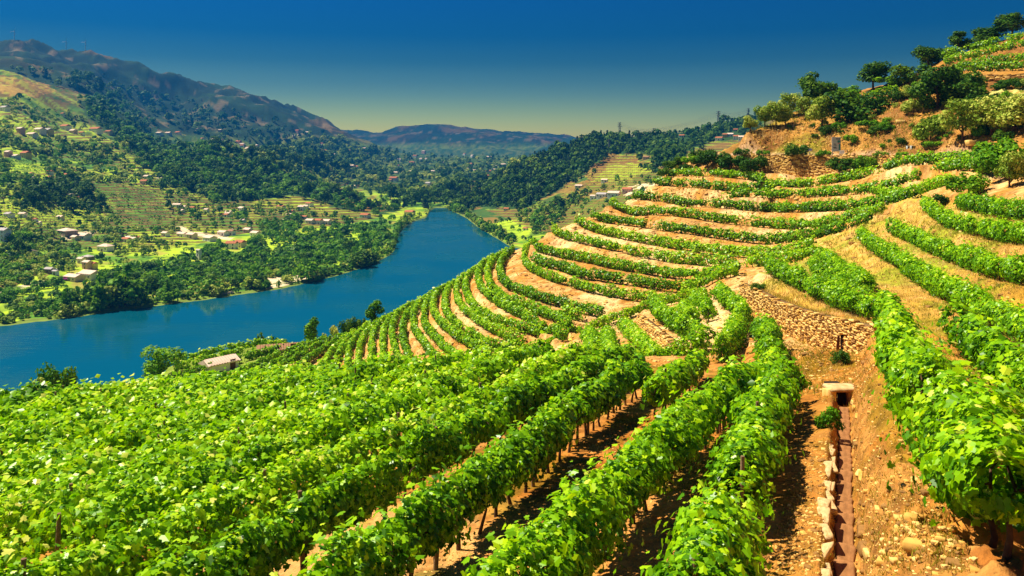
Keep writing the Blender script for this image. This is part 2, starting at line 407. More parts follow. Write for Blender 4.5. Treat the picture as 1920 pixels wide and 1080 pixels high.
rr_ = (PXG > 860) & (DG > 950) & (DG < 2000)
CG = lerp(CG, lerp(np.broadcast_to(C3((0.26, 0.15, 0.03)), XG.shape + (3,)), scrub * 1.2, smooth(0.45, 0.56, n1)), rr_ * 0.95)
CG = lerp(CG, scrub * 0.8, f_forest * 1.0)
CG = lerp(CG, C3((0.32, 0.14, 0.018)), ((in_poly(WPX, WPY, R_BROWN_R) | in_poly(WPX, WPY, R_TERR_L))) * (0.55 + 0.35 * n2))
CG = lerp(CG, lerp(np.broadcast_to(C3((0.12, 0.22, 0.012)), XG.shape + (3,)), C3((0.28, 0.20, 0.02)), smooth(0.45, 0.62, n2)), in_poly(WPX, WPY, R_TERR_R) * 0.85)
CG = lerp(CG, lime * 1.05, f_field * (0.45 + 0.5 * smooth(0.35, 0.6, n2)))
CG = lerp(CG, C3((0.50, 0.27, 0.05)), in_poly(WPX, WPY, R_ORANGE) * 0.9)
CG = lerp(CG, lime, (tm > 0.4) * (fr < 0.5) * (~f_forest) * 0.45 * (DG < 1600) * smooth(0.40, 0.5, n1))
CG = lerp(CG, C3((0.16, 0.085, 0.022)), riser * 0.85)
CG = lerp(CG, sand, f_sand * smooth(0.30, 0.42, n2))
CG = lerp(CG, C3((0.16, 0.22, 0.03)), (DG < sd[:, None] * 1.012) * 1.0)
nC, nR = XG.shape
ii = (np.arange(nC - 1)[:, None] * nR + np.arange(nR - 1)[None, :]).ravel()
VF = np.stack([ii, ii + nR, ii + nR + 1, ii + 1], 1)
me = mesh_np('valley_terrain', np.stack([XG, YG, ZG], -1).reshape(-1, 3), VF, [M_VALLEY], {'Col': ('POINT', CG.reshape(-1, 3))}, True)
tag(link('valley_terrain', me), kind='structure')

# river
m, nt, out = nodes_mat('river_water')
b = N(nt, 'ShaderNodeBsdfPrincipled'); b.inputs['Base Color'].default_value = (0.001, 0.075, 0.115, 1); b.inputs['Roughness'].default_value = 0.12; b.inputs['IOR'].default_value = 1.33
tc = N(nt, 'ShaderNodeTexCoord'); mp = N(nt, 'ShaderNodeMapping'); mp.inputs['Scale'].default_value = (0.10, 0.26, 1)
w1 = N(nt, 'ShaderNodeTexNoise'); w1.inputs['Scale'].default_value = 1.0; w1.inputs['Detail'].default_value = 5
w2 = N(nt, 'ShaderNodeTexNoise'); w2.inputs['Scale'].default_value = 0.02; w2.inputs['Detail'].default_value = 3
bp = N(nt, 'ShaderNodeBump'); bp.inputs['Distance'].default_value = 0.32
mr = N(nt, 'ShaderNodeMapRange'); mr.inputs[1].default_value = 0.35; mr.inputs[2].default_value = 0.65; mr.inputs[3].default_value = 0.22; mr.inputs[4].default_value = 0.85
nt.links.new(tc.outputs['Object'], mp.inputs[0]); nt.links.new(mp.outputs[0], w1.inputs['Vector']); nt.links.new(tc.outputs['Object'], w2.inputs['Vector'])
nt.links.new(w2.outputs[0], mr.inputs[0]); nt.links.new(mr.outputs[0], bp.inputs['Strength'])
mr2 = N(nt, 'ShaderNodeMapRange'); mr2.inputs[1].default_value = 0.4; mr2.inputs[2].default_value = 0.62; mr2.inputs[3].default_value = 0.06; mr2.inputs[4].default_value = 0.30
nt.links.new(w2.outputs[0], mr2.inputs[0]); nt.links.new(mr2.outputs[0], b.inputs['Roughness'])
nt.links.new(w1.outputs[0], bp.inputs['Height']); nt.links.new(bp.outputs[0], b.inputs['Normal']); nt.links.new(b.outputs[0], out.inputs[0])
Vr = np.array([(-1500, 60, RIVER), (1200, 60, RIVER), (1200, 1500, RIVER), (-1500, 1500, RIVER)], float)
tag(link('river', mesh_np('river', Vr, np.array([[0, 1, 2, 3]]), [m])), kind='structure')
# ------------------------------------------------------------------ near hillside: the vine lines are its contour lines
class Row:
    def __init__(s, zone, pts, z=None, d=None, h=1.92, w=0.72, name=None):
        s.zone, s.h, s.w, s.name = zone, h, w, name
        pts = np.array(pts, float)
        cum = np.concatenate([[0], np.cumsum(np.linalg.norm(np.diff(pts, axis=0), axis=1))])
        if z is not None: zz = np.full(len(pts), z)
        else:
            ai = [i if i >= 0 else len(pts) + i for i, _ in d]
            dq = 1 / np.interp(cum, cum[ai], [1 / dd for i, dd in d]); zz = (HY - pts[:, 1]) / F * dq
        dd = -zz * F / (pts[:, 1] - HY) if z is not None else dq
        s.ctrl = np.stack([(pts[:, 0] - CX) / F * dd, dd, zz], 1)
        s.line = resample(catmull(s.ctrl, 10), 0.4)

SPUR = [
 Row('spur', [(1258,331),(1307,331),(1357,333),(1398,337),(1432,343),(1457,348),(1490,352),(1523,351),(1557,346),(1590,341),(1623,335),(1657,327),(1690,318)], d=[(0,178),(6,150),(-1,130)]),
 Row('spur', [(1662,324),(1690,314),(1720,311),(1757,309),(1827,308)], d=[(0,124),(-1,106)]),
 Row('spur', [(1757,326),(1790,322),(1825,322),(1858,330)], d=[(0,108),(-1,98)]),
 Row('spur', [(1225,348),(1260,350),(1307,353),(1360,358),(1410,362),(1450,361),(1490,359),(1523,357)], d=[(0,176),(-1,148)]),
 Row('spur', [(1352,376),(1380,372),(1400,370),(1425,371),(1457,372),(1507,372),(1557,369),(1590,367),(1640,362),(1680,351),(1723,339)], d=[(0,158),(5,143),(-1,113)]),
 Row('spur', [(1640,369),(1680,373),(1720,369),(1750,360),(1782,349)], d=[(0,122),(-1,103)]),
 Row('spur', [(1186,374),(1215,376),(1240,379),(1270,384),(1295,389),(1323,389),(1373,392),(1407,396),(1457,399),(1507,399),(1557,397),(1600,395),(1650,389),(1682,382),(1712,372)], d=[(0,172),(8,146),(-1,108)]),
 Row('spur', [(1145,386),(1165,397),(1193,405),(1240,404),(1290,409),(1340,417),(1390,423),(1440,428),(1482,431),(1525,431),(1570,424),(1610,413),(1655,402)], d=[(0,166),(3,155),(7,140),(-1,110)]),
 Row('spur', [(1110,410),(1140,419),(1190,425),(1240,433),(1290,439),(1340,447),(1390,454),(1425,458),(1457,458),(1523,451),(1560,442),(1600,431),(1632,419)], d=[(0,160),(3,146),(8,130),(-1,108)]),
 Row('spur', [(1080,420),(1107,432),(1140,443),(1190,453),(1240,463),(1307,474),(1360,480),(1410,484),(1460,483),(1500,476),(1527,468)], d=[(0,158),(4,138),(-1,108)]),
 Row('spur', [(1036,436),(1057,448),(1107,461),(1157,472),(1207,484),(1240,490),(1307,498),(1390,502),(1450,498),(1500,491),(1530,483)], d=[(0,155),(5,127),(-1,104)]),
 Row('spur', [(1000,460),(1013,474),(1057,485),(1107,495),(1157,506),(1207,514),(1250,522),(1300,525),(1340,523),(1385,513)], d=[(0,151),(6,118),(-1,106)]),
 Row('spur', [(1002,493),(1020,501),(1057,510),(1090,522),(1140,530),(1190,537),(1240,546),(1290,549),(1312,546)], z=-19.9),
 Row('spur', [(1000,462),(986,474),(983,490),(990,506),(1023,524),(1073,540),(1123,553),(1180,563),(1230,572),(1266,577)], z=-20.7),
 Row('spur', [(962,474),(945,490),(937,508),(941,530),(960,547),(983,555),(1007,565),(1048,577),(1090,588),(1132,598)], z=-21.6),
 Row('spur', [(1056,594),(1078,600),(1098,606)], z=-21.9),
 Row('spur', [(950,478),(925,494),(916,512),(917,535),(923,550),(940,563),(957,572),(990,583),(1023,597),(1048,608),(1070,622)], z=-22.4),
 Row('spur', [(925,490),(904,503),(897,520),(898,538),(907,553),(923,567),(957,588),(982,600),(1007,615),(1040,630),(1057,641)], z=-23.1),
 Row('spur', [(905,506),(882,520),(873,536),(874,553),(882,573),(898,591),(932,610),(965,620),(1007,633),(1032,642)], z=-24.2),
 Row('spur', [(890,514),(865,530),(857,545),(857,565),(868,585),(890,604),(923,625),(960,643),(985,647)], z=-24.9),
 Row('spur', [(870,530),(845,545),(836,562),(835,585),(843,603),(865,623),(890,640),(923,655),(965,665),(985,668)], z=-26.1),
 Row('spur', [(855,537),(825,553),(814,568),(813,590),(823,608),(840,625),(865,643),(890,660),(925,675),(957,681)], z=-26.9),
 Row('spur', [(840,548),(812,563),(800,580),(795,603),(800,623),(820,645),(840,667),(865,683),(890,693),(920,697)], z=-28.0),
 Row('spur', [(828,552),(795,570),(780,588),(775,610),(782,633),(798,657),(815,677),(835,697),(850,708)], z=-28.9),
 Row('spur', [(810,563),(778,582),(763,600),(755,623),(757,648),(763,670),(772,688),(785,705),(795,716)], z=-29.9),
 Row('spur', [(795,570),(758,588),(742,603),(735,627),(738,652),(747,677),(752,692),(760,715)], z=-30.7),
 Row('spur', [(775,580),(740,600),(724,617),(718,640),(718,668),(720,690),(726,720)], z=-31.5),
 Row('spur', [(755,590),(722,607),(706,623),(698,643),(697,668),(697,690),(702,722)], z=-32.2),
 Row('spur', [(735,600),(703,617),(686,633),(677,652),(673,677),(673,700),(676,724)], z=-33.0),
 Row('spur', [(715,608),(683,627),(666,643),(655,663),(652,690),(652,722)], z=-33.7),
 Row('spur', [(695,617),(666,634),(648,650),(636,672),(628,695),(622,720)], z=-34.4),
 Row('spur', [(672,627),(640,650),(617,675),(600,700),(588,722)], z=-35.0),
 Row('spur', [(655,632),(620,654),(585,677),(555,702),(530,725)], z=-35.6),
 Row('spur', [(635,638),(600,655),(560,678),(520,700),(485,722)], z=-36.1),
 Row('spur', [(610,645),(575,660),(530,683),(480,706),(445,722)], z=-36.7),
 Row('spur', [(580,652),(545,665),(500,685),(450,706),(415,720)], z=-37.2),
 Row('spur', [(550,655),(500,668),(440,683),(385,700),(345,715)], z=-38.0),
 Row('spur', [(530,650),(480,660),(420,673),(365,688),(330,698)], z=-38.6),
 Row('spur', [(510,646),(460,655),(410,664),(360,677),(325,688)], z=-39.2),
]
for i_, r_ in enumerate(SPUR):
    r_.w, r_.h = (0.62, 1.85) if i_ < 13 else (0.50, 1.65)
EDGE = [
 Row('edge', [(950,687),(1007,659),(1073,635),(1123,617),(1157,604)], d=[(0,95),(1,98),(4,99)], h=1.5, w=0.6),
 Row('edge', [(1160,604),(1200,590),(1240,576),(1273,569),(1323,557)], d=[(0,99),(-1,103)], h=1.5, w=0.6),
 Row('edge', [(1278,552),(1320,540),(1352,524),(1385,516)], d=[(0,106),(-1,104)], h=1.6),
]
MID = [
 Row('mid', [(1222,582),(1247,607),(1278,630),(1299,642),(1322,650)], d=[(0,86),(-1,62)]),
 Row('mid', [(1325,655),(1300,667),(1278,676),(1238,690)], d=[(0,61),(-1,60)], h=1.6),
 Row('mid', [(1170,622),(1197,650),(1222,676),(1236,690)], d=[(0,84),(-1,62)], h=1.6),
 Row('mid', [(1280,588),(1290,600),(1300,613)], d=[(0,84),(-1,74)], h=1.5),
 Row('mid', [(1299,568),(1315,588),(1330,613)], d=[(0,88),(-1,72)], h=1.5),
 Row('mid', [(1347,573),(1372,592),(1393,606),(1382,632),(1378,655),(1352,682)], d=[(0,80),(2,69),(-1,54)]),
 Row('mid', [(1430,625),(1438,650),(1447,678),(1450,700)], d=[(0,60),(-1,46)]),
 Row('mid', [(1105,640),(1110,665),(1112,690)], d=[(0,82),(-1,63)], h=1.6),
 Row('mid', [(1140,640),(1142,665),(1150,695)], d=[(0,80),(-1,60)], h=1.6),
 Row('wall', [(1440,512),(1465,526),(1490,539),(1515,552),(1557,573),(1600,590),(1645,606)], d=[(0,84),(2,74),(4,64),(-1,53)], h=1.9),
 Row('wall', [(1523,506),(1540,526),(1557,538),(1600,562),(1640,578)], d=[(0,86),(-1,58)], h=1.6),
 Row('wall', [(1538,490),(1557,502),(1600,530),(1628,552)], d=[(0,88),(-1,63)], h=1.6),
]
RIGHT = [
 Row('right', [(1652,600),(1668,622),(1682,655),(1692,705),(1720,780),(1770,870),(1830,985),(1905,1110)], d=[(0,53),(1,49),(2,40),(3,31),(4,24),(5,17.5),(6,12.5),(7,9.6)], h=1.95, w=0.72),
 Row('right', [(1785,640),(1808,665),(1833,688),(1880,730),(1925,775),(1990,860)], d=[(0,36),(4,24),(5,19)], h=1.75, w=0.6),
 Row('right', [(1612,450),(1640,475),(1680,500),(1720,530),(1770,562),(1820,590),(1870,622),(1920,648),(2010,700)], d=[(0,97),(4,58),(7,40),(8,33)], h=1.9, w=0.65),
 Row('right', [(1672,437),(1690,449),(1717,461),(1767,487),(1817,506),(1867,525),(1917,535),(2000,555)], d=[(0,98),(4,64),(6,51),(7,46)], h=1.8, w=0.6),
 Row('right', [(1730,392),(1750,407),(1775,427),(1800,434),(1833,445),(1883,456),(1917,461),(2000,470)], d=[(0,100),(6,60),(7,54)], h=1.8, w=0.6),
 Row('right', [(1798,393),(1833,400),(1883,411),(1917,416),(2000,425)], d=[(0,85),(3,66),(4,61)], h=1.8, w=0.6),
]
TOP = [
 Row('top', [(1765,112),(1800,104),(1850,92),(1920,78),(2000,66)], d=[(0,192),(-1,180)], h=2.4, w=0.9),
 Row('top', [(1770,122),(1820,112),(1870,100),(1935,88)], d=[(0,187),(-1,175)], h=2.2, w=0.9),
 Row('top', [(1785,140),(1830,136),(1880,134),(1940,133)], d=[(0,176),(-1,162)], h=2.4, w=0.9),
 Row('top', [(1800,133),(1850,124),(1900,119),(1950,117)], d=[(0,181),(-1,168)], h=2.2, w=0.9),
 Row('top', [(1560,205),(1620,188),(1680,172)], d=[(0,178),(-1,180)], h=1.8, w=0.8),
]
ALLROWS = SPUR + EDGE + MID + RIGHT + TOP

# foreground vines run in straight parallel lines away from the lens
def fg_plane(x, y): return -8.7 - 0.154 * (y - 16.5) + 0.083 * x
FGX = [4.6, 1.95, -0.2, -1.95, -4.6] + [-7.3 - 2.55 * k for k in range(21)]
FG = []
for k, x0 in enumerate(FGX):
    y0, y1 = 9.0, 50.0
    if k == 0: y1 = 38.5
    if k == 1: y1 = 45
    if k == 2: y0, y1 = 31.5, 49
    if k == 3: y1 = 41
    ys = np.arange(y0, y1 + 0.1, 3.0)
    sl = 0.405 if k == 0 else (0.45 if k == 1 else 0.38 + 0.003 * max(0, k - 3))
    xs = x0 + sl * (ys - 16.5) + 0.18 * np.sin(ys / 6.0 + k * 1.7) - 0.0025 * max(0, k - 4) * (ys - 16.5)
    r = Row.__new__(Row); r.zone = 'fg'; r.h = 1.80 + 0.12 * math.sin(k * 2.3); r.w = 0.52 if k < 5 else min(1.10, 0.62 + 0.10 * (k - 4)); r.name = None
    if k == 0: r.w = 0.74
    if k == 1: r.w = 0.66
    r.ctrl = np.stack([xs, ys, fg_plane(xs, ys)], 1)
    keep = (xs / ys * F + CX > -260) 
    if keep.sum() < 3: continue
    r.ctrl = r.ctrl[keep]
    r.line = resample(catmull(r.ctrl, 8), 0.4)
    r.k = k
    FG.append(r)

DITCH_C = np.array([P(1592, 1150, 13.0), P(1586, 1080, 14.8), P(1584, 980, 17.6), P(1583, 900, 21.2), P(1584, 830, 25.8), P(1584, 780, 30.5), P(1582, 748, 35.5)])
WALL_BASE = np.array([P(1388, 560, 80), P(1420, 587, 73), P(1470, 622, 65), P(1530, 650, 57.5), P(1600, 664, 51), P(1640, 660, 48)])
WALL_TOP = np.array([P(1388, 530, 80), P(1420, 545, 73), P(1470, 568, 65), P(1530, 588, 57.5), P(1600, 604, 51), P(1640, 612, 48)])
ROAD_Z = -1.4
ROAD = np.array([P(1300, 292, 182), P(1340, 292, 175), P(1400, 292.5, 166), P(1480, 293.5, 157), P(1560, 294, 150), P(1640, 296, 141), P(1700, 297, 133), P(1780, 299, 122), P(1850, 301, 113), P(1960, 304, 100)])
ROAD[:, 2] = ROAD_Z
RWALL_BASE_PY = [(1390, 322), (1440, 336), (1490, 345), (1530, 343), (1580, 333), (1640, 322), (1700, 308), (1780, 304)]

ctl = [r.ctrl for r in SPUR + EDGE + MID + RIGHT + TOP]
fx, fy = np.meshgrid(np.arange(-46, 9, 5.5), np.array([6, 12, 18, 25, 32, 39, 46]))
fgp = np.stack([fx.ravel(), fy.ravel(), fg_plane(fx.ravel(), fy.ravel())], 1)
fgp = fgp[(fgp[:, 0] < 3.2 + 0.405 * (fgp[:, 1] - 16.5)) | (fgp[:, 1] < 8)]
ctl.append(fgp)
extra = [
 # left of and below the foreground field
 (-12,58,-18.5),(-4,62,-18.2),(4,66,-17.6),(10,58,-14.6),(-20,62,-22),(-30,60,-24),(-15,80,-25.5),(-28,80,-26.5),(-45,60,-23),(-45,80,-28.5),(-60,50,-28),(-60,70,-28),
 (-80,40,-36),(-80,80,-38),(-50,100,-34.5),(-75,110,-43),(-110,60,-58),(-110,120,-78),(-150,80,-84),(-160,140,-96),(-120,20,-50),(-180,20,-86),(-60,20,-21),(-60,5,-18),(-75,30,-30),
 (-52,140,-42),(-62,125,-40),(-50,170,-52),(-75,160,-68),(-30,178,-50),(-60,200,-78),(-100,200,-95),(-20,210,-68),(0,190,-46),(10,220,-66),(-60,250,-98),(0,250,-92),(30,240,-66),(60,270,-90),
 (-10,168,-36),(10,178,-30),(22,195,-30),(38,205,-26),(40,230,-46),(60,235,-36),(80,260,-60),(0,300,-110),(80,320,-110),(-120,300,-120),(-220,260,-120),(-250,100,-110),(-14,150,-31),(-24,155,-35),(-36,160,-42),
 # behind the lens and at its feet
 (0,3,-6.5),(-10,2,-7),(-30,2,-10.5),(8,4,-4.4),(14,6,-3.2),(25,8,-2),(20,15,-4.2),(30,20,-4.5),(40,30,-4.5),(60,20,0),(60,50,-2),(10.5,12,-4.4),(12,17,-5.8),(16,25,-7.3),
 (18,33,-8.4),(22,40,-9.4),(25,47,-10.4),(19.3,46,-12.5),(18.2,44,-12.2),(17,42,-11.9),(20.2,48,-12.8),(20.6,50.5,-13.2),(19.2,49,-13.1),(20.6,54,-13.6),(19,52,-13.4),(30,62,-11.0),
 # top of the hill on the right
 (90,60,6),(110,90,14),(130,130,28),(150,170,34),(170,220,38),(120,230,14),(90,230,5),(75,215,3),(200,120,40),(180,60,30),(120,20,10),(200,250,42),(160,290,15),(100,300,-10),(250,200,50),(250,60,50),
]
ctl.append(np.array(extra, float))
pix = [(1400,243,172),(1440,236,176),(1500,232,176),(1560,238,165),(1600,245,158),(1650,245,152),(1700,232,150),(1745,268,130),(1800,264,124),(1900,262,112),(1480,215,186),(1540,192,190),(1590,180,192),(1640,163,195),(1700,154,196),
       (1750,128,202),(1800,105,206),(1870,82,208),(1920,66,210),(1690,185,165),(1750,180,158),(1830,150,166),(1900,146,160),(1870,180,150),(1920,195,140),(1830,215,138),(1900,225,126),(1650,215,168),(1600,215,172),
       (1830,262,120),(1850,345,97),(1900,352,88),(1880,380,83),(1800,356,98),(1820,365,93),(1270,300,186),(1340,300,174),(1330,318,171),(1300,312,178),
       (1400,322,161),(1440,336,157),(1490,344,151.5),(1530,342,147),(1580,332,141),(1640,321,133),(1700,307.5,126),(1780,304,117),(1840,306,109),
       (1600,700,43),(1560,720,40),(1545,745,37),(1530,690,46),(1490,700,46),(1620,690,44),(1640,720,35),(1650,780,28),(1665,860,22),(1690,960,17),(1730,1060,13.2),(1660,640,46),(1700,630,44),(1740,640,38),(1760,700,31),(1790,780,25),(1830,850,19),(1880,920,15),(1720,560,56),(1760,600,46),(1700,520,70),
       (1560,470,100),(1590,470,94),(1580,500,84),(1560,545,70),(1450,640,58),(1480,660,54),(1420,610,66),(1380,580,76),(1460,680,50),(1310,600,78),(1350,620,68),(1210,600,88),(1200,660,64),(1270,655,66),(1150,680,62),(1240,640,72)]
ctl.append(np.array([P(*p) for p in pix]))
ctl.append(DITCH_C + np.array([0, 0, 0.25]))
wd = np.gradient(WALL_BASE[:, :2], axis=0); wd /= np.linalg.norm(wd, axis=1)[:, None]
wn_ = np.stack([-wd[:, 1], wd[:, 0]], 1); 
if wn_[2, 1] > 0: wn_ = -wn_                       # towards the lens
ctl.append(np.hstack([WALL_BASE[:, :2] + wn_ * 0.5, WALL_BASE[:, 2:]])); ctl.append(np.hstack([WALL_BASE[:, :2] - wn_ * 0.9, WALL_TOP[:, 2:]])); ctl.append(np.hstack([WALL_BASE[:, :2] - wn_ * 3, WALL_TOP[:, 2:] + 0.2]))
ctl.append(ROAD); 
rd = np.gradient(ROAD[:, :2], axis=0); rd /= np.linalg.norm(rd, axis=1)[:, None]; rn = np.stack([-rd[:, 1], rd[:, 0]], 1)
rn = np.where((rn[:, 0:1] * 0.6 + rn[:, 1:2] > 0), rn, -rn); rn[-3:] = np.where(rn[-3:, 0:1] > 0, rn[-3:], -rn[-3:])           # up the hill
ctl.append(np.hstack([ROAD[:, :2] + rn * 4.5, ROAD[:, 2:]])); ctl.append(np.hstack([ROAD[2:-1, :2] + rn[2:-1] * 9, ROAD[2:-1, 2:] + 4.0]))
CT = np.vstack(ctl)
# drop near-duplicates
keep = []
for i, p in enumerate(CT):
    if all((p[0] - CT[j][0]) ** 2 + (p[1] - CT[j][1]) ** 2 > 0.7 for j in keep): keep.append(i)
CT = CT[keep]
CC = 2.0
def kern(a, b): return -np.sqrt((a[:, None, 0] - b[None, :, 0]) ** 2 + (a[:, None, 1] - b[None, :, 1]) ** 2 + CC * CC)
n = len(CT)
A = np.zeros((n + 3, n + 3)); A[:n, :n] = kern(CT, CT) + np.eye(n) * 0.6
A[:n, n] = 1; A[:n, n + 1:] = CT[:, :2]; A[n, :n] = 1; A[n + 1:, :n] = CT[:, :2].T
W = np.linalg.solve(A, np.concatenate([CT[:, 2], [0, 0, 0]]))
def rbf(xy):
    out_ = np.empty(len(xy))
    for s in range(0, len(xy), 6000):
        q_ = xy[s:s + 6000]
        out_[s:s + 6000] = kern(q_, CT) @ W[:n] + W[n] + q_ @ W[n + 1:]
    return out_

npx = np.concatenate([np.arange(-900, -30, 30), np.arange(-30, 1950, 5.2), np.arange(1955, 2900, 30)]).astype(float)
ys = [2.0]
while ys[-1] < 330:
    y = ys[-1]; ys.append(y + (0.0085 * y + 0.04 if y < 70 else (0.55 if y < 190 else 4.0)))
nys = np.array(ys)
NX = (npx[:, None] - CX) / F * nys[None, :]; NY = np.broadcast_to(nys[None, :], NX.shape)
NZ = rbf(np.stack([NX.ravel(), NY.ravel()], 1)).reshape(NX.shape)

NPX0 = np.broadcast_to(npx[:, None], NX.shape)
def near_dist(lines, X, Y, maxd):
    """distance in plan to the nearest line sample, and its index"""
    pts_ = np.vstack(lines); cell = maxd
    from mathutils import kdtree
    kd = kdtree.KDTree(len(pts_))
    for i_, p_ in enumerate(pts_): kd.insert((p_[0], p_[1], 0), i_)
    kd.balance()
    D = np.full(X.shape, 1e9); I = np.zeros(X.shape, int)
    occ = set()
    for p_ in pts_:
        a, b_ = int(p_[0] // cell), int(p_[1] // cell)
        for u in (-1, 0, 1):
            for v in (-1, 0, 1): occ.add((a + u) * 100000 + b_ + v)
    key = (np.floor(X / cell).astype(int)) * 100000 + np.floor(Y / cell).astype(int)
    cand = np.nonzero(np.isin(key, np.fromiter(occ, int)))
    xs_, ys_ = X[cand], Y[cand]
    dd_ = np.empty(len(xs_)); ii_ = np.empty(len(xs_), int)
    fnd = kd.find
    for k_ in range(len(xs_)):
        co, idx, ds = fnd((xs_[k_], ys_[k_], 0)); dd_[k_] = ds; ii_[k_] = idx
    D[cand] = dd_; I[cand] = ii_
    return D, I, pts_

# level platforms under the vine lines, steep banks between them
DITCH_X = np.vstack([DITCH_C, P(1581, 742, 37.4)])
D, I, pts_ = near_dist([r.line for r in SPUR + EDGE + RIGHT + TOP + MID], NX, NY, 2.6)
w_ = 1 - smooth(0.85, 1.75, D)
NZ = np.where(D < 2.6, NZ * (1 - w_) + (pts_[I, 2]) * w_, NZ)
DROW = np.minimum(D, 3)
# small relief
NZ += (fbm(NX / 2.2, NY / 2.2, 61, 4) - 0.5) * 0.45 * (1 - 0.8 * w_) * np.clip(NY / 40, 0.4, 1) + (fbm(NX / 0.5, NY / 0.5, 62, 3) - 0.5) * 0.14
# rugged eroded bank beside the drain
bank_ = smooth(1590, 1640, NPX0) * smooth(48, 40, NY) * smooth(3.2, 0.8, np.minimum(D, 3.2) * 0 + np.abs(NX - np.interp(NY, RIGHT[0].line[::-1, 1], RIGHT[0].line[::-1, 0])))
NZ += bank_ * ((ridged(NX / 1.3, NY / 1.3, 97, 4) - 0.5) * 0.75 + (fbm(NX / 0.35, NY / 0.35, 98, 3) - 0.5) * 0.22)
# drain channel
DL = resample(catmull(DITCH_X, 10), 0.2)
DD, DI, dpts = near_dist([DL], NX, NY, 1.5)
wdch = 1 - smooth(0.20, 0.50, DD)
NZ = NZ * (1 - wdch) + (dpts[DI, 2] - 0.42) * wdch
# road bed
RL = resample(catmull(ROAD, 8), 0.8)
RD, RI, rpts = near_dist([resample(catmull(ROAD + np.hstack([rn * 2.2, np.zeros((len(rn), 1))]), 8), 0.8)], NX, NY, 5)
wr = 1 - smooth(2.1, 2.9, RD)
NZ = NZ * (1 - wr) + ROAD_Z * wr

# level ground before and behind the retaining walls
RW_PX = np.array([p[0] for p in RWALL_BASE_PY], float); RW_PY = np.array([p[1] for p in RWALL_BASE_PY], float)
RW_D = np.interp(RW_PX, [1240,1300,1400,1480,1560,1640,1700,1780], [205,182,166,157,150,141,133,122]) - 0.6
RW_BASE = np.stack([P(a, b_, c_) for a, b_, c_ in zip(RW_PX, RW_PY, RW_D)]); RW_TOP = RW_BASE.copy(); RW_TOP[:, 2] = ROAD_Z + 0.35
def wall_clamp(base, top, front, back):
    global NZ
    b_ = resample(catmull(base, 8), 0.3); t_ = resample(catmull(top, 8), 0.3); m_ = len(b_); t_ = t_[np.linspace(0, len(t_) - 1, m_).astype(int)]
    tv = np.gradient(b_[:, :2], axis=0); tv /= np.linalg.norm(tv, axis=1)[:, None]; nv = np.stack([-tv[:, 1], tv[:, 0]], 1); nv *= np.sign(np.sum(nv * -b_[:, :2], 1))[:, None]
    D_, I_, _ = near_dist([b_], NX, NY, max(front, back) + 0.5)
    sgn = (NX - b_[I_, 0]) * nv[I_, 0] + (NY - b_[I_, 1]) * nv[I_, 1]
    inn = (I_ > 0) & (I_ < m_ - 1) & (D_ < 1e8)
    wf = (1 - smooth(min(front * 0.4, 2.0), front, D_)) * (sgn > -0.05) * inn; NZ = NZ * (1 - wf) + b_[I_, 2] * wf
    wb = (1 - smooth(back * 0.4, back, D_)) * (sgn <= -0.05) * (sgn < -0.25) * inn; NZ = NZ * (1 - wb) + (t_[I_, 2] - 0.12) * wb
    mid_ = (sgn <= -0.05) & (sgn >= -0.25) & inn; NZ = np.where(mid_ & (D_ < 0.5), b_[I_, 2], NZ)
wall_clamp(WALL_BASE, WALL_TOP, 6.5, 2.6)
wall_clamp(RW_BASE, RW_TOP - np.array([0, 0, 0.3]), 2.4, 1.6)
NPY = HY - NZ / NY * F
NRUN = np.minimum.accumulate(NPY, axis=1)
def near_z(x, y):
    px = x / y * F + CX
    i = int(np.clip(np.searchsorted(npx, px) - 1, 0, len(npx) - 2)); j = int(np.clip(np.searchsorted(nys, y) - 1, 0, len(nys) - 2))
    tx = np.clip((px - npx[i]) / (npx[i + 1] - npx[i]), 0, 1); ty = np.clip((y - nys[j]) / (nys[j + 1] - nys[j]), 0, 1)
    return float((NZ[i, j] * (1 - tx) + NZ[i + 1, j] * tx) * (1 - ty) + (NZ[i, j + 1] * (1 - tx) + NZ[i + 1, j + 1] * tx) * ty)
def near_at(px, py, dmin=6):
    i = int(np.argmin(np.abs(npx - px)))
    j = np.nonzero((NPY[i] <= py) & (nys > dmin))[0]
    j = j[0] if len(j) else int(np.argmin(np.where((nys > dmin) & (nys < 230), NPY[i], 1e9)))
    return np.array([(px - CX) / F * nys[j], nys[j], NZ[i, j]])

# ground colours
NPX = np.broadcast_to(npx[:, None], NX.shape)
a1 = fbm(NX / 6, NY / 6, 71, 4); a2 = fbm(NX / 1.6, NY / 1.6, 72, 4); a3 = fbm(NX / 18, NY / 18, 73, 3)
tan = C3((0.64, 0.35, 0.11)); ochre = C3((0.46, 0.185, 0.018)); rust = C3((0.20, 0.065, 0.007)); straw = C3((0.52, 0.34, 0.05)); ygreen = C3((0.26, 0.28, 0.012)); pale = C3((0.84, 0.56, 0.25))
CN = lerp(np.broadcast_to(tan, NX.shape + (3,)), ochre, smooth(0.42, 0.62, a2) * 0.8)
CN = lerp(CN, pale, smooth(0.52, 0.66, a1) * 0.7)
CN = lerp(CN, rust, smooth(0.58, 0.70, fbm(NX / 0.9, NY / 0.9, 76, 3)) * 0.6)
R_GRASSY = [(1480,480),(1590,430),(1640,395),(1720,365),(1800,385),(1960,370),(1960,1080),(1720,1080),(1640,800),(1640,650),(1560,600),(1400,545),(1440,500)]
WX = NPX + (fbm(NX / 3, NY / 3, 81, 3) - 0.5) * 90; WY = NPY + (fbm(NX / 3, NY / 3, 84, 3) - 0.5) * 60
g = in_poly(WX, WY, R_GRASSY) & (NY < 125)
g = g & (NY > 17)
CN = lerp(CN, straw, g * (0.35 + 0.65 * smooth(0.35, 0.6, a2)) * 0.9)
CN = lerp(CN, ygreen, g * smooth(0.47, 0.62, a1) * 0.85)
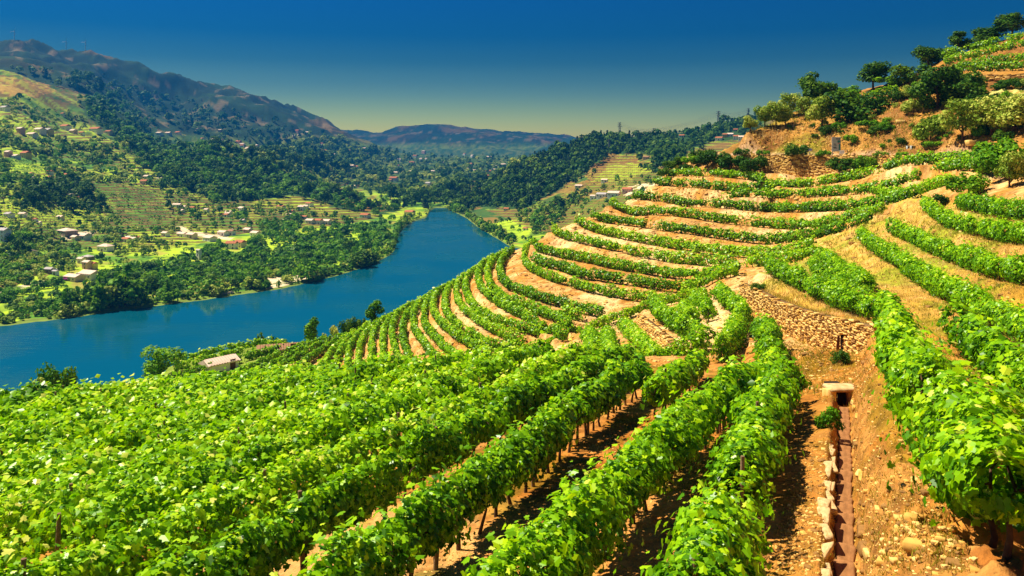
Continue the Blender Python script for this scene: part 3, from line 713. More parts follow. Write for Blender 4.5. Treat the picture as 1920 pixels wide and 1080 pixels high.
fgm = (NY < 55) & (WX < 1600)
CN = lerp(CN, ochre, fgm * 0.45); CN = lerp(CN, C3((0.20, 0.20, 0.01)), fgm * smooth(0.54, 0.66, a2) * 0.6)
gull = (WX > 1440) & (WX < 1830) & (NY < 45) & (WY > 700)
CN = lerp(CN, C3((0.40, 0.21, 0.04)), gull * 0.6)
topm = (NZ > -1.0) & (NY > 90)
NZ += topm * ((ridged(NX / 3.5, NY / 3.5, 95, 4) - 0.5) * 0.9 + (fbm(NX / 1.2, NY / 1.2, 96, 3) - 0.5) * 0.5) * (1 - wr) * (1 - smooth(1.7, 0.9, DROW))
CN = lerp(CN, C3((0.40, 0.185, 0.03)), topm * 0.8); CN = lerp(CN, C3((0.20, 0.07, 0.012)), topm * smooth(0.46, 0.60, a1) * 0.75); CN = lerp(CN, ygreen * 0.8, topm * smooth(0.60, 0.72, a3) * 0.6)
CN = lerp(CN, C3((0.62, 0.60, 0.16)), in_poly(WX, WY, [(1840,185),(1930,165),(1960,190),(1900,200),(1850,205)]) * (NY > 100) * 0.8)
lowr = (NY < 190) & (NZ < -37)
CN = lerp(CN, C3((0.12, 0.26, 0.015)), lowr * 0.8)
CN = lerp(CN, C3((0.45, 0.33, 0.22)), wr * 0.8)
CN = lerp(CN, C3((0.10, 0.20, 0.015)), smooth(186, 200, NY) * smooth(1330, 1240, WX) * 0.9 * smooth(-18, -30, NZ))
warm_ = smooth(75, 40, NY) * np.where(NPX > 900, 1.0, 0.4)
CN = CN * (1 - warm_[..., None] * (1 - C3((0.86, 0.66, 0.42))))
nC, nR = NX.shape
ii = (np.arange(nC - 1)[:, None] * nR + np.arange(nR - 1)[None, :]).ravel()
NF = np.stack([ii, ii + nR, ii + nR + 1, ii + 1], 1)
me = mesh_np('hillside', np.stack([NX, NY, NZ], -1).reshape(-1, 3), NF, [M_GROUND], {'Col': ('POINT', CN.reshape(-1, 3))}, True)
tag(link('hillside', me), kind='structure')
# ------------------------------------------------------------------ leaves and vines
def frames(nrm, tip):
    nrm = nrm / np.linalg.norm(nrm, axis=1)[:, None]
    t = tip - nrm * np.sum(tip * nrm, 1)[:, None]
    t /= np.maximum(np.linalg.norm(t, axis=1), 1e-6)[:, None]
    return nrm, t, np.cross(nrm, t)

HALF = [(0.12, 0), (-0.12, 0.2), (0.05, 0.52), (0.38, 0.34), (0.60, 0.48), (0.72, 0.2), (1.0, 0)]
T_LOBED = np.array([(u - 0.4, v, -0.30 * v - 0.18 * max(0, u - 0.5) ** 2) for u, v in HALF] + [(u - 0.4, -v, -0.30 * v - 0.18 * max(0, u - 0.5) ** 2) for u, v in HALF])
F_LOBED = np.array([[0, 6, 5, 4, 3, 2, 1], [7, 8, 9, 10, 11, 12, 13]])
T_DIAM = np.array([(-0.5, 0, 0), (-0.02, 0.48, -0.14), (0.55, 0, -0.05), (-0.02, -0.48, -0.14)])
F_DIAM = np.array([[0, 2, 1], [0, 3, 2]])

def leaves(C, Nn, S, T, Fc, tip=None, seed=0, rnd=None):
    r = np.random.default_rng(seed)
    n_ = len(C)
    if tip is None: tip = np.stack([r.normal(0, 0.7, n_), r.normal(0, 0.7, n_), -np.abs(r.normal(0.7, 0.5, n_))], 1)
    a, b_, c_ = frames(Nn, tip)
    k = len(T)
    V = C[:, None, :] + S[:, None, None] * (T[None, :, 0:1] * b_[:, None, :] + T[None, :, 1:2] * c_[:, None, :] + T[None, :, 2:3] * a[:, None, :])
    Fs = (np.arange(n_)[:, None, None] * k + Fc[None]).reshape(-1, Fc.shape[1])
    if rnd is None: rnd = r.random(n_)
    return V.reshape(-1, 3), Fs, np.repeat(rnd, len(Fc))

def vine_cloud(line, gz, h, w, lai, size_of, seed, low=False):
    r = np.random.default_rng(seed)
    seg = np.linalg.norm(np.diff(line, axis=0), axis=1)
    mid = 0.5 * (line[1:] + line[:-1]); gm = 0.5 * (gz[1:] + gz[:-1])
    dirv = np.diff(line[:, :2], axis=0); dirv /= np.maximum(np.linalg.norm(dirv, axis=1), 1e-6)[:, None]
    dist = np.hypot(mid[:, 0], mid[:, 1]); s = size_of(dist)
    per = lai * (2 * w + 2.0 * h) / (0.5 * s * s)
    cnt = r.poisson(per * seg)
    idx = np.repeat(np.arange(len(seg)), cnt); n_ = len(idx)
    along = np.concatenate([[0], np.cumsum(seg)])[idx] + r.random(n_) * seg[idx]
    sv = seed * 13.7
    mod = 0.50 + 0.95 * vnoise(along / 0.95, np.full(n_, sv), 5)
    modw = 0.6 + 0.8 * vnoise(along / 0.9, np.full(n_, sv + 40), 6)
    lean = (vnoise(along / 1.6, np.full(n_, sv + 80), 8) - 0.5) * 0.5 * w
    gap = vnoise(along / 1.9, np.full(n_, sv + 120), 9)
    th = r.random(n_) * 2 * math.pi
    rr = np.sqrt(0.25 + 0.75 * r.random(n_))
    rr = np.where(r.random(n_) < 0.12, rr * r.uniform(1.05, 1.5, n_), rr)
    cx_ = np.cos(th) * rr; sz_ = np.sin(th) * rr
    lat = cx_ * w * modw * (1.0 - 0.22 * sz_) + lean
    zz = h * 0.67 * (0.9 + 0.1 * mod) + sz_ * h * 0.335 * mod
    if low: zz = h * 0.56 + sz_ * h * 0.43 * mod
    nv = np.stack([-dirv[idx, 1], dirv[idx, 0]], 1)
    t = r.random(n_)
    base = line[idx] * (1 - t)[:, None] + line[idx + 1] * t[:, None]
    g = gz[idx] * (1 - t) + gz[idx + 1] * t
    Cc = np.stack([base[:, 0] + nv[:, 0] * lat, base[:, 1] + nv[:, 1] * lat, g + np.maximum(zz, 0.15)], 1)
    Nn = np.stack([nv[:, 0] * cx_ + r.normal(0, 0.45, n_), nv[:, 1] * cx_ + r.normal(0, 0.45, n_), sz_ * 0.8 + 0.45 + r.normal(0, 0.4, n_)], 1)
    sh = r.random(n_) < 0.05
    zz_up = r.uniform(0.05, 0.55, n_) * h * 0.5
    Cc[sh, 2] += zz_up[sh] * (sz_[sh] > 0.2)
    S = s[idx] * r.uniform(0.5, 1.45, n_)
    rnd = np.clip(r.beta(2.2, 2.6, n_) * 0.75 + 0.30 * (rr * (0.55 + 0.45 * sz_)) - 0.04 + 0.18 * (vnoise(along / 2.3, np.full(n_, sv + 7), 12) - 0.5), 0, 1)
    ok = ~((gap < 0.20) & (r.random(n_) < 0.85))
    return Cc[ok], Nn[ok], S[ok], rnd[ok], along[ok]

def tube_mesh(path, radii, sides=5):
    path = np.asarray(path, float); V = []; 
    for i, p in enumerate(path):
        d = path[min(i + 1, len(path) - 1)] - path[max(i - 1, 0)]; d = d / max(np.linalg.norm(d), 1e-9)
        u = np.cross(d, (0.3, 0.9, 0.1) if abs(d[1]) < 0.9 else (1, 0, 0)); u /= np.linalg.norm(u); v = np.cross(d, u)
        for k in range(sides):
            a = 2 * math.pi * k / sides; V.append(p + radii[i] * (math.cos(a) * u + math.sin(a) * v))
    Fq = []
    for i in range(len(path) - 1):
        for k in range(sides):
            Fq.append((i * sides + k, i * sides + (k + 1) % sides, (i + 1) * sides + (k + 1) % sides, (i + 1) * sides + k))
    return np.array(V), np.array(Fq)

def merge(parts):
    V, Fs, o = [], [], 0
    for v, f in parts:
        V.append(v); Fs.append(f + o); o += len(v)
    return np.vstack(V), np.vstack(Fs)

TRUNKS = []
for s_ in range(5):
    r = random.Random(s_)
    p = [(0, 0, -0.12)]
    for i in range(4): p.append((p[-1][0] + r.uniform(-0.08, 0.08), p[-1][1] + r.uniform(-0.08, 0.08), 0.22 * (i + 1)))
    v1 = tube_mesh(p, [0.06, 0.045, 0.038, 0.034, 0.03], 6)
    a = np.array(p[-1]); v2 = tube_mesh([a, a + (0.25, 0.03, 0.16), a + (0.5, 0, 0.2)], [0.028, 0.022, 0.014], 5); v3 = tube_mesh([a, a + (-0.22, -0.03, 0.2), a + (-0.45, 0.02, 0.26)], [0.028, 0.02, 0.012], 5)
    V, Fq = merge([v1, v2, v3]); TRUNKS.append(mesh_np('trunk', V, Fq, [M_BARK], smooth_shade=True))
V, Fq = merge([tube_mesh([(0, 0, -0.2), (0.01, 0, 0.9), (0, 0.01, 1.85)], [0.055, 0.05, 0.045], 7), tube_mesh([(0, 0.01, 1.85), (0, 0.01, 1.87)], [0.045, 0.001], 7)])
POSTM = mesh_np('post', V, Fq, [M_POST])
V, Fs, rr = leaves(np.zeros((1, 3)), np.array([[0, 0, 1.0]]), np.ones(1), T_LOBED, F_LOBED, tip=np.array([[1.0, 0, 0]]), rnd=np.array([0.5]))
LEAFM = [mesh_np('leaf', V * np.array([1, 1, k_]), Fs, [M_VINE], {'rnd': ('FACE', np.full(2, q_))}) for k_, q_ in ((1, 0.35), (1.3, 0.5), (0.7, 0.62), (1.1, 0.75), (0.9, 0.9))]

ORD = ['first','second','third','fourth','fifth','sixth','seventh','eighth','ninth','tenth','eleventh','twelfth','thirteenth','fourteenth','fifteenth','sixteenth','seventeenth','eighteenth','nineteenth','twentieth','twenty-first','twenty-second','twenty-third','twenty-fourth','twenty-fifth','twenty-sixth','twenty-seventh','twenty-eighth','twenty-ninth','thirtieth','thirty-first','thirty-second','thirty-third','thirty-fourth','thirty-fifth','thirty-sixth','thirty-seventh','thirty-eighth','thirty-ninth','fortieth']

def build_vine(r, seed, label, group, lai, size_of, near=False, trunks='stuff', nleaf=0, posts=False):
    line = r.line
    gz = np.array([near_z(x, y) for x, y in line[:, :2]])
    root = empty('vine_hedge', (line[0, 0], line[0, 1], gz[0]))
    tag(root, label, 'vine', group)
    off = np.array([line[0, 0], line[0, 1], gz[0]])
    Cc, Nn, S, rnd, along = vine_cloud(line, gz, r.h, r.w, lai, size_of, seed, r.zone != 'fg')
    dist = np.hypot(Cc[:, 0], Cc[:, 1])
    px = Cc[:, 0] / Cc[:, 1] * F + CX; py = HY - Cc[:, 2] / Cc[:, 1] * F
    if near:
        keep = (px > -160) & (px < 2080) & (py < 1230) & (Cc[:, 1] > 4)
        Cc, Nn, S, rnd, dist, px, py = [a[keep] for a in (Cc, Nn, S, rnd, dist, px, py)]
    if len(Cc) < 4: return root
    rg = np.random.default_rng(seed + 99)
    single = np.zeros(len(Cc), bool)
    if nleaf:
        vis = np.nonzero((px > 0) & (px < 1920) & (py > 0) & (py < 1080) & (Nn[:, 2] > 0.2))[0]
        pick = vis[np.argsort(-(S[vis] / dist[vis]) + 0.0)][:nleaf * 6]
        pick = rg.permutation(pick)[:nleaf]
        single[pick] = True
        tip = np.stack([rg.normal(0, 0.7, len(pick)), rg.normal(0, 0.7, len(pick)), -np.abs(rg.normal(0.7, 0.5, len(pick)))], 1)
        a, b_, c_ = frames(Nn[pick], tip)
        for i, q_ in enumerate(pick):
            o = link('leaf', LEAFM[rg.integers(5)], root)
            M = Matrix(((*[b_[i, 0] * S[q_], c_[i, 0] * S[q_], a[i, 0] * S[q_]], Cc[q_, 0] - off[0]), (*[b_[i, 1] * S[q_], c_[i, 1] * S[q_], a[i, 1] * S[q_]], Cc[q_, 1] - off[1]), (*[b_[i, 2] * S[q_], c_[i, 2] * S[q_], a[i, 2] * S[q_]], Cc[q_, 2] - off[2]), (0, 0, 0, 1)))
            o.matrix_local = M
    rest = ~single
    lob = rest & (dist < 24) if near else np.zeros(len(Cc), bool)
    oth = rest & ~lob
    Vs, Fl, At, o_ = [], [], [], 0
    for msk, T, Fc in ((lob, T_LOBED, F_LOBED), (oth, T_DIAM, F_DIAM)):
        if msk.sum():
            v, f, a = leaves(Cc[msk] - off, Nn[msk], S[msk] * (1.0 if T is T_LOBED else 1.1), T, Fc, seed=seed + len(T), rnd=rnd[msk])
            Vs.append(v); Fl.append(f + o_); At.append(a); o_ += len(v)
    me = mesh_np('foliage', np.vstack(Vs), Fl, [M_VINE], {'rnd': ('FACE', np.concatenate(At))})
    tag(link('foliage', me, root), kind='stuff')
    cum = np.concatenate([[0], np.cumsum(np.linalg.norm(np.diff(line[:, :2], axis=0), axis=1))])
    st = np.arange(0.5, cum[-1], 1.15)
    tx, ty, tz = np.interp(st, cum, line[:, 0]), np.interp(st, cum, line[:, 1]), np.interp(st, cum, gz)
    if trunks == 'each':
        ang = math.atan2(line[-1, 1] - line[0, 1], line[-1, 0] - line[0, 0])
        for x, y, z in zip(tx, ty, tz):
            p_ = x / y * F + CX; q_ = HY - z / y * F
            if p_ < -60 or p_ > 1980 or q_ > 1200: continue
            t = link('trunk', TRUNKS[rg.integers(5)], root, (x - off[0], y - off[1], z - off[2])); t.rotation_euler = (rg.normal(0, .06), rg.normal(0, .06), ang + rg.normal(0, .5))
            sc = rg.uniform(0.9, 1.15); t.scale = (sc, sc, sc)
    else:
        parts = []
        for x, y, z in zip(tx, ty, tz):
            e1, e2 = rg.normal(0, 0.07, 2)
            parts.append(tube_mesh([(x - off[0], y - off[1], z - off[2] - 0.1), (x - off[0] + e1, y - off[1] + e2, z - off[2] + 0.75)], [0.06, 0.04], 4))
        V, Fq = merge(parts); tag(link('stems', mesh_np('stems', V, Fq, [M_BARK]), root), kind='stuff')
    if posts:
        for s_ in np.arange(2.0, cum[-1], 6.5):
            x, y, z = np.interp(s_, cum, line[:, 0]), np.interp(s_, cum, line[:, 1]), np.interp(s_, cum, gz)
            if not (-60 < x / y * F + CX < 1980): continue
            t = link('post', POSTM, root, (x - off[0], y - off[1], z - off[2])); t.rotation_euler = (rg.normal(0, .04), rg.normal(0, .04), rg.random())
    return root

sz_fg = lambda d: np.interp(d, [8, 16, 22, 30, 45, 60], [0.125, 0.135, 0.15, 0.185, 0.23, 0.26])
sz_far = lambda d: np.clip(0.0023 * d, 0.17, 0.36)
for i, r in enumerate(FG):
    lab = ('leafy vine hedge in the foreground, next to the stone drain' if i == 0 else f'leafy vine hedge in the foreground field, {ORD[i]} counting leftward from the stone drain')
    nl = [220, 240, 0, 240, 240, 220, 200, 150, 120, 80][i] if i < 10 else 0
    build_vine(r, 100 + i, lab, 'vine hedges of the foreground field', 1.25, sz_fg, True, 'each' if i < 6 else 'stuff', nl, posts=True)
for i, r in enumerate(RIGHT):
    lab = ['large leafy vine hedge on the bank above the stone drain', 'short vine hedge on the grassy slope just above the bank vines', 'long vine hedge on the grassy slope, third up from the drain', 'long vine hedge on the grassy slope, fourth up from the drain', 'vine hedge on the grassy slope, fifth up from the drain', 'topmost vine hedge on the grassy slope at the right'][i]
    build_vine(r, 200 + i, lab, 'vine hedges of the grassy slope', 1.25, sz_fg if i < 2 else sz_far, i < 2, 'each' if i < 3 else 'stuff', 260 if i == 0 else 0)
for i, r in enumerate(MID):
    lab = ['vine hedge along the rubble bank in the gully', 'vine hedge with bare trunks below the rubble bank', 'vine hedge left of the rubble bank', 'very short vine hedge on the pale gully floor, left one of two', 'very short vine hedge on the pale gully floor, right one of two', 'hooked vine hedge on the pale gully floor in front of the stone wall', 'short upright vine hedge nearest to the stone wall foot', 'leftmost short vine hedge at the gully mouth', 'second short vine hedge at the gully mouth', 'vine hedge on top of the tall dry stone wall', 'second vine hedge up behind the dry stone wall', 'third vine hedge up behind the dry stone wall'][i]
    build_vine(r, 300 + i, lab, 'vine hedges of the gully', 1.3, sz_far)
for i, r in enumerate(EDGE):
    lab = ['vine hedge along the lower edge path of the spur', 'vine hedge along the middle edge path of the spur', 'vine hedge along the upper edge path of the spur'][i]
    build_vine(r, 330 + i, lab, 'vine hedges edging the spur', 1.1, sz_far)
for i, r in enumerate(SPUR):
    lab = f'curved vine hedge on the terraced spur, {ORD[i]} down from the road wall'
    build_vine(r, 400 + i, lab, 'vine hedges of the terraced spur', 1.2, sz_far)
for i, r in enumerate(TOP):
    lab = ['highest vine hedge on the hilltop terraces', 'second vine hedge down on the hilltop terraces', 'lowest vine hedge on the hilltop terraces, above a stone wall', 'third vine hedge down on the hilltop terraces', 'low vine hedge along the skyline between the hilltop trees'][i]
    build_vine(r, 460 + i, lab, 'vine hedges of the hilltop', 1.0, sz_far)
HOUSES = [
 (155,450,24,13,'white','pale','white two storey house on the terrace above the riverside houses',0.1,False),
 (138,450,16,9,'cream','pale','low cream annex joined to the white two storey house',0.1,False),
 (122,441,36,13,'stone','pale','wide house with a pinkish roof and shaded stone walls',-0.1,True),
 (4,453,22,26,'blue','grey','bluish white tall house cut by the left edge',0.2,False),
 (195,471,25,14,'white','pale','white house with a pinkish hip roof among bushes',0.25,True),
 (163,487,20,9,'stone','grey','grey hip roofed house above the pink and yellow house',0.1,True),
 (151,494,14,12,'white','pale','narrow white house left of the pink and yellow house',0.1,False),
 (162,505,16,17,'pink','pale','pinkish middle part of the stepped riverside house',0.1,False),
 (174,505,13,14,'yellow','red','yellow corner house beside the pinkish riverside house',0.1,False),
 (136,527,32,13,'cream','pale','long cream roofed house beside the magenta bush',0.15,False),
 (165,524,36,17,'white','pale','long white two storey riverside house with balcony windows',0.12,False),
 (91,513,16,12,'stone','grey','dark ruined stone house left of the magenta bush',0.3,False),
 (103,516,10,10,'blue','grey','small bluish shed behind the ruined stone house',0.3,False),
 (309,442,14,8,'white','pale','small white house alone beside the bright green plot',0.0,False),
 (341,444,18,9,'white','pale','low white house with pale roof left in the plain hamlet',0.1,False),
 (358,446,18,10,'cream','pale','cream house second in the plain hamlet',0.1,False),
 (392,452,24,10,'white','pale','wide pale roofed house right of the plain hamlet',-0.1,False),
 (417,441,18,9,'white','pale','white house above the red roofed gable houses',0.1,False),
 (433,441,14,11,'white','brown','white house with brown roof above the gable houses',0.1,False),
 (464,437,16,10,'pink','pale','pink house at the foot of the wooded slope',0.0,False),
 (478,443,18,10,'white','pale','white house right of the pink house at the slope foot',0.0,False),
 (433,467,20,15,'white','red','white gable house with red roof on the green plain',0.5,False),
 (449,464,20,14,'cream','red','cream house with red roof behind the white gable house',0.1,False),
 (372,487,9,20,'white','grey','narrow tall white building among the orchard trees',0.0,False),
 (581,419,16,9,'white','pale','white terrace house, left of three below the wooded spur',0.1,False),
 (597,420,14,10,'white','red','white terrace house, middle of three below the wooded spur',0.1,False),
 (612,420,16,9,'white','pale','white terrace house, right of three below the wooded spur',0.1,False),
 (15,406,18,8,'white','grey','small white house at the left edge among terraces',0.0,False),
 (14,294,13,12,'pink','pale','pinkish house left of the yellow hillside house',0.1,False),
 (28,297,15,8,'blue','pale','low bluish house between the pink and yellow hillside houses',0.1,False),
 (46,296,18,13,'yellow','red','yellow hillside house with red roof',0.1,False),
 (37,250,14,12,'pink','pale','pinkish house at the left end of the hillside village',0.1,False),
 (58,257,18,9,'white','pale','white house below the hillside village terrace',0.2,False),
 (72,249,20,10,'white','pale','long white house in the hillside village',0.1,False),
 (88,250,18,10,'yellow','grey','yellowish house in the hillside village',0.1,False),
 (121,243,18,10,'white','red','white house with red roof in the middle of the hillside village',0.1,False),
 (136,250,13,8,'pink','pale','small pink house in the hillside village',0.1,False),
 (152,253,10,7,'white','red','tiny white gable house in the hillside village',0.3,False),
 (178,248,24,10,'white','red','wide white house right in the hillside village',0.1,False),
 (203,250,14,6,'cream','red','low cream house at the right end of the hillside village',0.1,False),
 (7,208,16,10,'white','grey','white house high on the left hillside',0.1,False),
 (117,217,8,6,'white','red','tiny white house above the hillside village',0.1,False),
 (298,253,12,6,'white','pale','tiny white house left of three on the wooded shoulder',0.1,False),
 (315,253,12,6,'blue','pale','tiny bluish house middle of three on the wooded shoulder',0.1,False),
 (333,252,11,6,'white','red','tiny white house right of three on the wooded shoulder',0.1,False),
 (684,408,18,8,'white','red','white house with red roof below the brown terraces',0.1,False),
 (768,403,18,9,'cream','red','red roofed house on the river point',0.1,False),
 (738,340,17,9,'white','red','white house with red roof above the river bend',0.1,False),
 (803,348,11,7,'white','grey','small white house above the river bend terraces',0.0,False),
 (1112,374,10,9,'white','pale','small white house, left of four among the right bank terraces',0.1,False),
 (1129,370,19,9,'white','grey','low white house, second of four among the right bank terraces',0.1,False),
 (1152,369,23,11,'white','pale','larger white house, third of four among the right bank terraces',0.1,False),
 (1177,362,18,11,'pink','red','white and red house, right of four among the right bank terraces',0.1,False),
 (1134,341,12,6,'white','pale','tiny white house on the green ridge above the four houses',0.1,False),
 (1086,352,14,6,'cream','pale','small cream house at the edge of the dark wood',0.1,False),
 (1212,299,11,7,'pink','brown','brown roofed house on the ridge vineyard',0.1,False),
 (1279,257,10,5,'white','red','tiny white house at the left on the pylon ridge',0.1,False),
 (1349,263,13,7,'white','red','white house at the left end of the ridge village',0.1,False),
 (1360,258,9,8,'yellow','red','yellowish house in the ridge village',0.1,False),
 (1370,256,12,7,'white','pale','white house in the middle of the ridge village',0.1,False),
 (1381,262,11,9,'white','red','white gable house in the ridge village',0.2,False),
 (1392,263,13,9,'white','pale','white house at the right end of the ridge village',0.1,False),
 (1380,246,8,5,'pink','red','tiny pink house above the ridge village',0.1,False),
 (985,432,9,6,'white','red','tiny red roofed house on the right river bank',0.1,False),
 (950,395,10,6,'cream','red','cream house at the foot of the dark wood',0.1,False),
]
def by_house(px, py):
    return any(abs(px - h_[0]) < h_[2] * 0.62 + 3 and -h_[3] * 1.1 < py - h_[1] < 13 for h_ in HOUSES)
# ------------------------------------------------------------------ trees
def crown_cards(seed, kind, ncard, card):
    r = np.random.default_rng(seed)
    blobs = []
    if kind == 'cypress':
        for k in range(7): blobs.append((r.normal(0, .03), r.normal(0, .03), 0.16 + 0.115 * k, 0.15 * (1 - 0.10 * k) + 0.02))
    elif kind == 'pine':
        for k in range(9):
            a = r.random() * 6.28; h = 0.35 + 0.6 * r.random(); q_ = 0.24 * (1.25 - h)
            blobs.append((math.cos(a) * q_ * 1.2, math.sin(a) * q_ * 1.2, h, 0.17 * (1.3 - 0.6 * h)))
        blobs.append((0, 0, 0.9, 0.10))
    elif kind == 'shrub':
        for k in range(17):
            a = r.random() * 6.28; q_ = 0.42 * math.sqrt(r.random()); blobs.append((math.cos(a) * q_, math.sin(a) * q_, 0.14 + 0.62 * r.random() * (1 - q_), 0.09 + 0.15 * r.random()))
    elif kind == 'thin':
        for k in range(6):
            a = r.random() * 6.28; h = 0.35 + 0.58 * k / 6; q_ = 0.18 * r.random(); blobs.append((math.cos(a) * q_, math.sin(a) * q_, h, 0.12 + 0.05 * r.random()))
    else:
        for k in range(13):
            a = r.random() * 6.28; h = 0.30 + 0.54 * r.random(); q_ = 0.30 * math.sqrt(r.random()) * (1.15 - abs(h - 0.5)); blobs.append((math.cos(a) * q_, math.sin(a) * q_, h, 0.13 + 0.10 * r.random()))
    B = np.array(blobs)
    pr = B[:, 3] ** 2; pr /= pr.sum()
    b_ = r.choice(len(B), ncard, p=pr)
    v = r.normal(0, 1, (ncard, 3)); v /= np.linalg.norm(v, axis=1)[:, None]
    rad = B[b_, 3] * (0.62 + 0.42 * r.random(ncard)) * (0.85 + 0.3 * vnoise(v[:, 0] * 3 + b_, v[:, 2] * 3, seed))
    C_ = B[b_, :3] + v * rad[:, None]
    Nn = v * 0.9 + r.normal(0, 0.45, (ncard, 3)) + np.array([0, 0, 0.25])
    S = card * r.uniform(0.6, 1.3, ncard)
    rnd = np.clip(r.beta(2, 2, ncard) * 0.7 + 0.25 * v[:, 2] * 0.3 + 0.35 * _hash(b_, b_ * 0, seed), 0, 1)
    return C_, Nn, S, rnd, B

def make_proto(kind, mat, seed, ncard, card, limbs=True):
    C_, Nn, S, rnd, B = crown_cards(seed, kind, ncard, card)
    V, Fs, a = leaves(C_, Nn, S, T_DIAM, F_DIAM, seed=seed, rnd=rnd)
    crown = mesh_np('crown', V, Fs, [mat], {'rnd': ('FACE', a)})
    top = 0.35 if kind == 'shrub' else (0.85 if kind in ('cypress', 'pine') else 0.6)
    tr = 0.03 if kind != 'shrub' else 0.02
    parts = [tube_mesh([(0, 0, -0.12), (0.01, 0, top * 0.4), (0, 0.015, top)], [tr, tr * 0.75, tr * 0.3], 6)]
    if limbs:
        for bl in B[:6]: parts.append(tube_mesh([(0, 0, max(0.08, bl[2] - 0.25)), (bl[0] * 0.6, bl[1] * 0.6, bl[2] - 0.08), tuple(bl[:3])], [tr * 0.55, tr * 0.4, tr * 0.15], 4))
    V, Fq = merge(parts)
    return crown, mesh_np('trunk', V, Fq, [M_BARK])

PROTO = {k: [make_proto(kind, mat, s_ + hash_, nc, cd) for s_ in range(3)] for k, kind, mat, nc, cd, hash_ in (
    ('olive', 'round', M_OLIVE, 2400, 0.055, 10), ('round', 'round', M_MIDLEAF, 2400, 0.055, 20), ('dark', 'round', M_DARKLEAF, 2400, 0.058, 30), ('pine', 'pine', M_DARKLEAF, 1700, 0.06, 40),
    ('shrub', 'shrub', M_MIDLEAF, 2200, 0.065, 50), ('darkshrub', 'shrub', M_DARKLEAF, 2200, 0.065, 60), ('paleshrub', 'shrub', M_OLIVE, 1800, 0.07, 70), ('thin', 'thin', M_MIDLEAF, 1100, 0.06, 80), ('cypress', 'cypress', M_PINE, 1300, 0.05, 90))}
tcount = 0
def put_tree(name, kind, loc, h, wid, label, cat='tree', group=None, seed=None):
    """h: height in metres, wid: crown width in metres"""
    global tcount
    tcount += 1
    crown, trunk = PROTO[kind][(seed if seed is not None else tcount) % 3]
    nat = {'cypress': 0.34, 'thin': 0.5, 'pine': 0.62, 'shrub': 1.0, 'darkshrub': 1.0, 'paleshrub': 1.0}.get(kind, 0.82)
    o = empty(name, loc, (tcount * 2.399) % 6.283, (wid / nat, wid / nat, h * (1.22 if 'shrub' in kind else 1.04)))
    tag(o, label, cat, group)
    link('trunk', trunk, o); link('crown', crown, o)
    return o

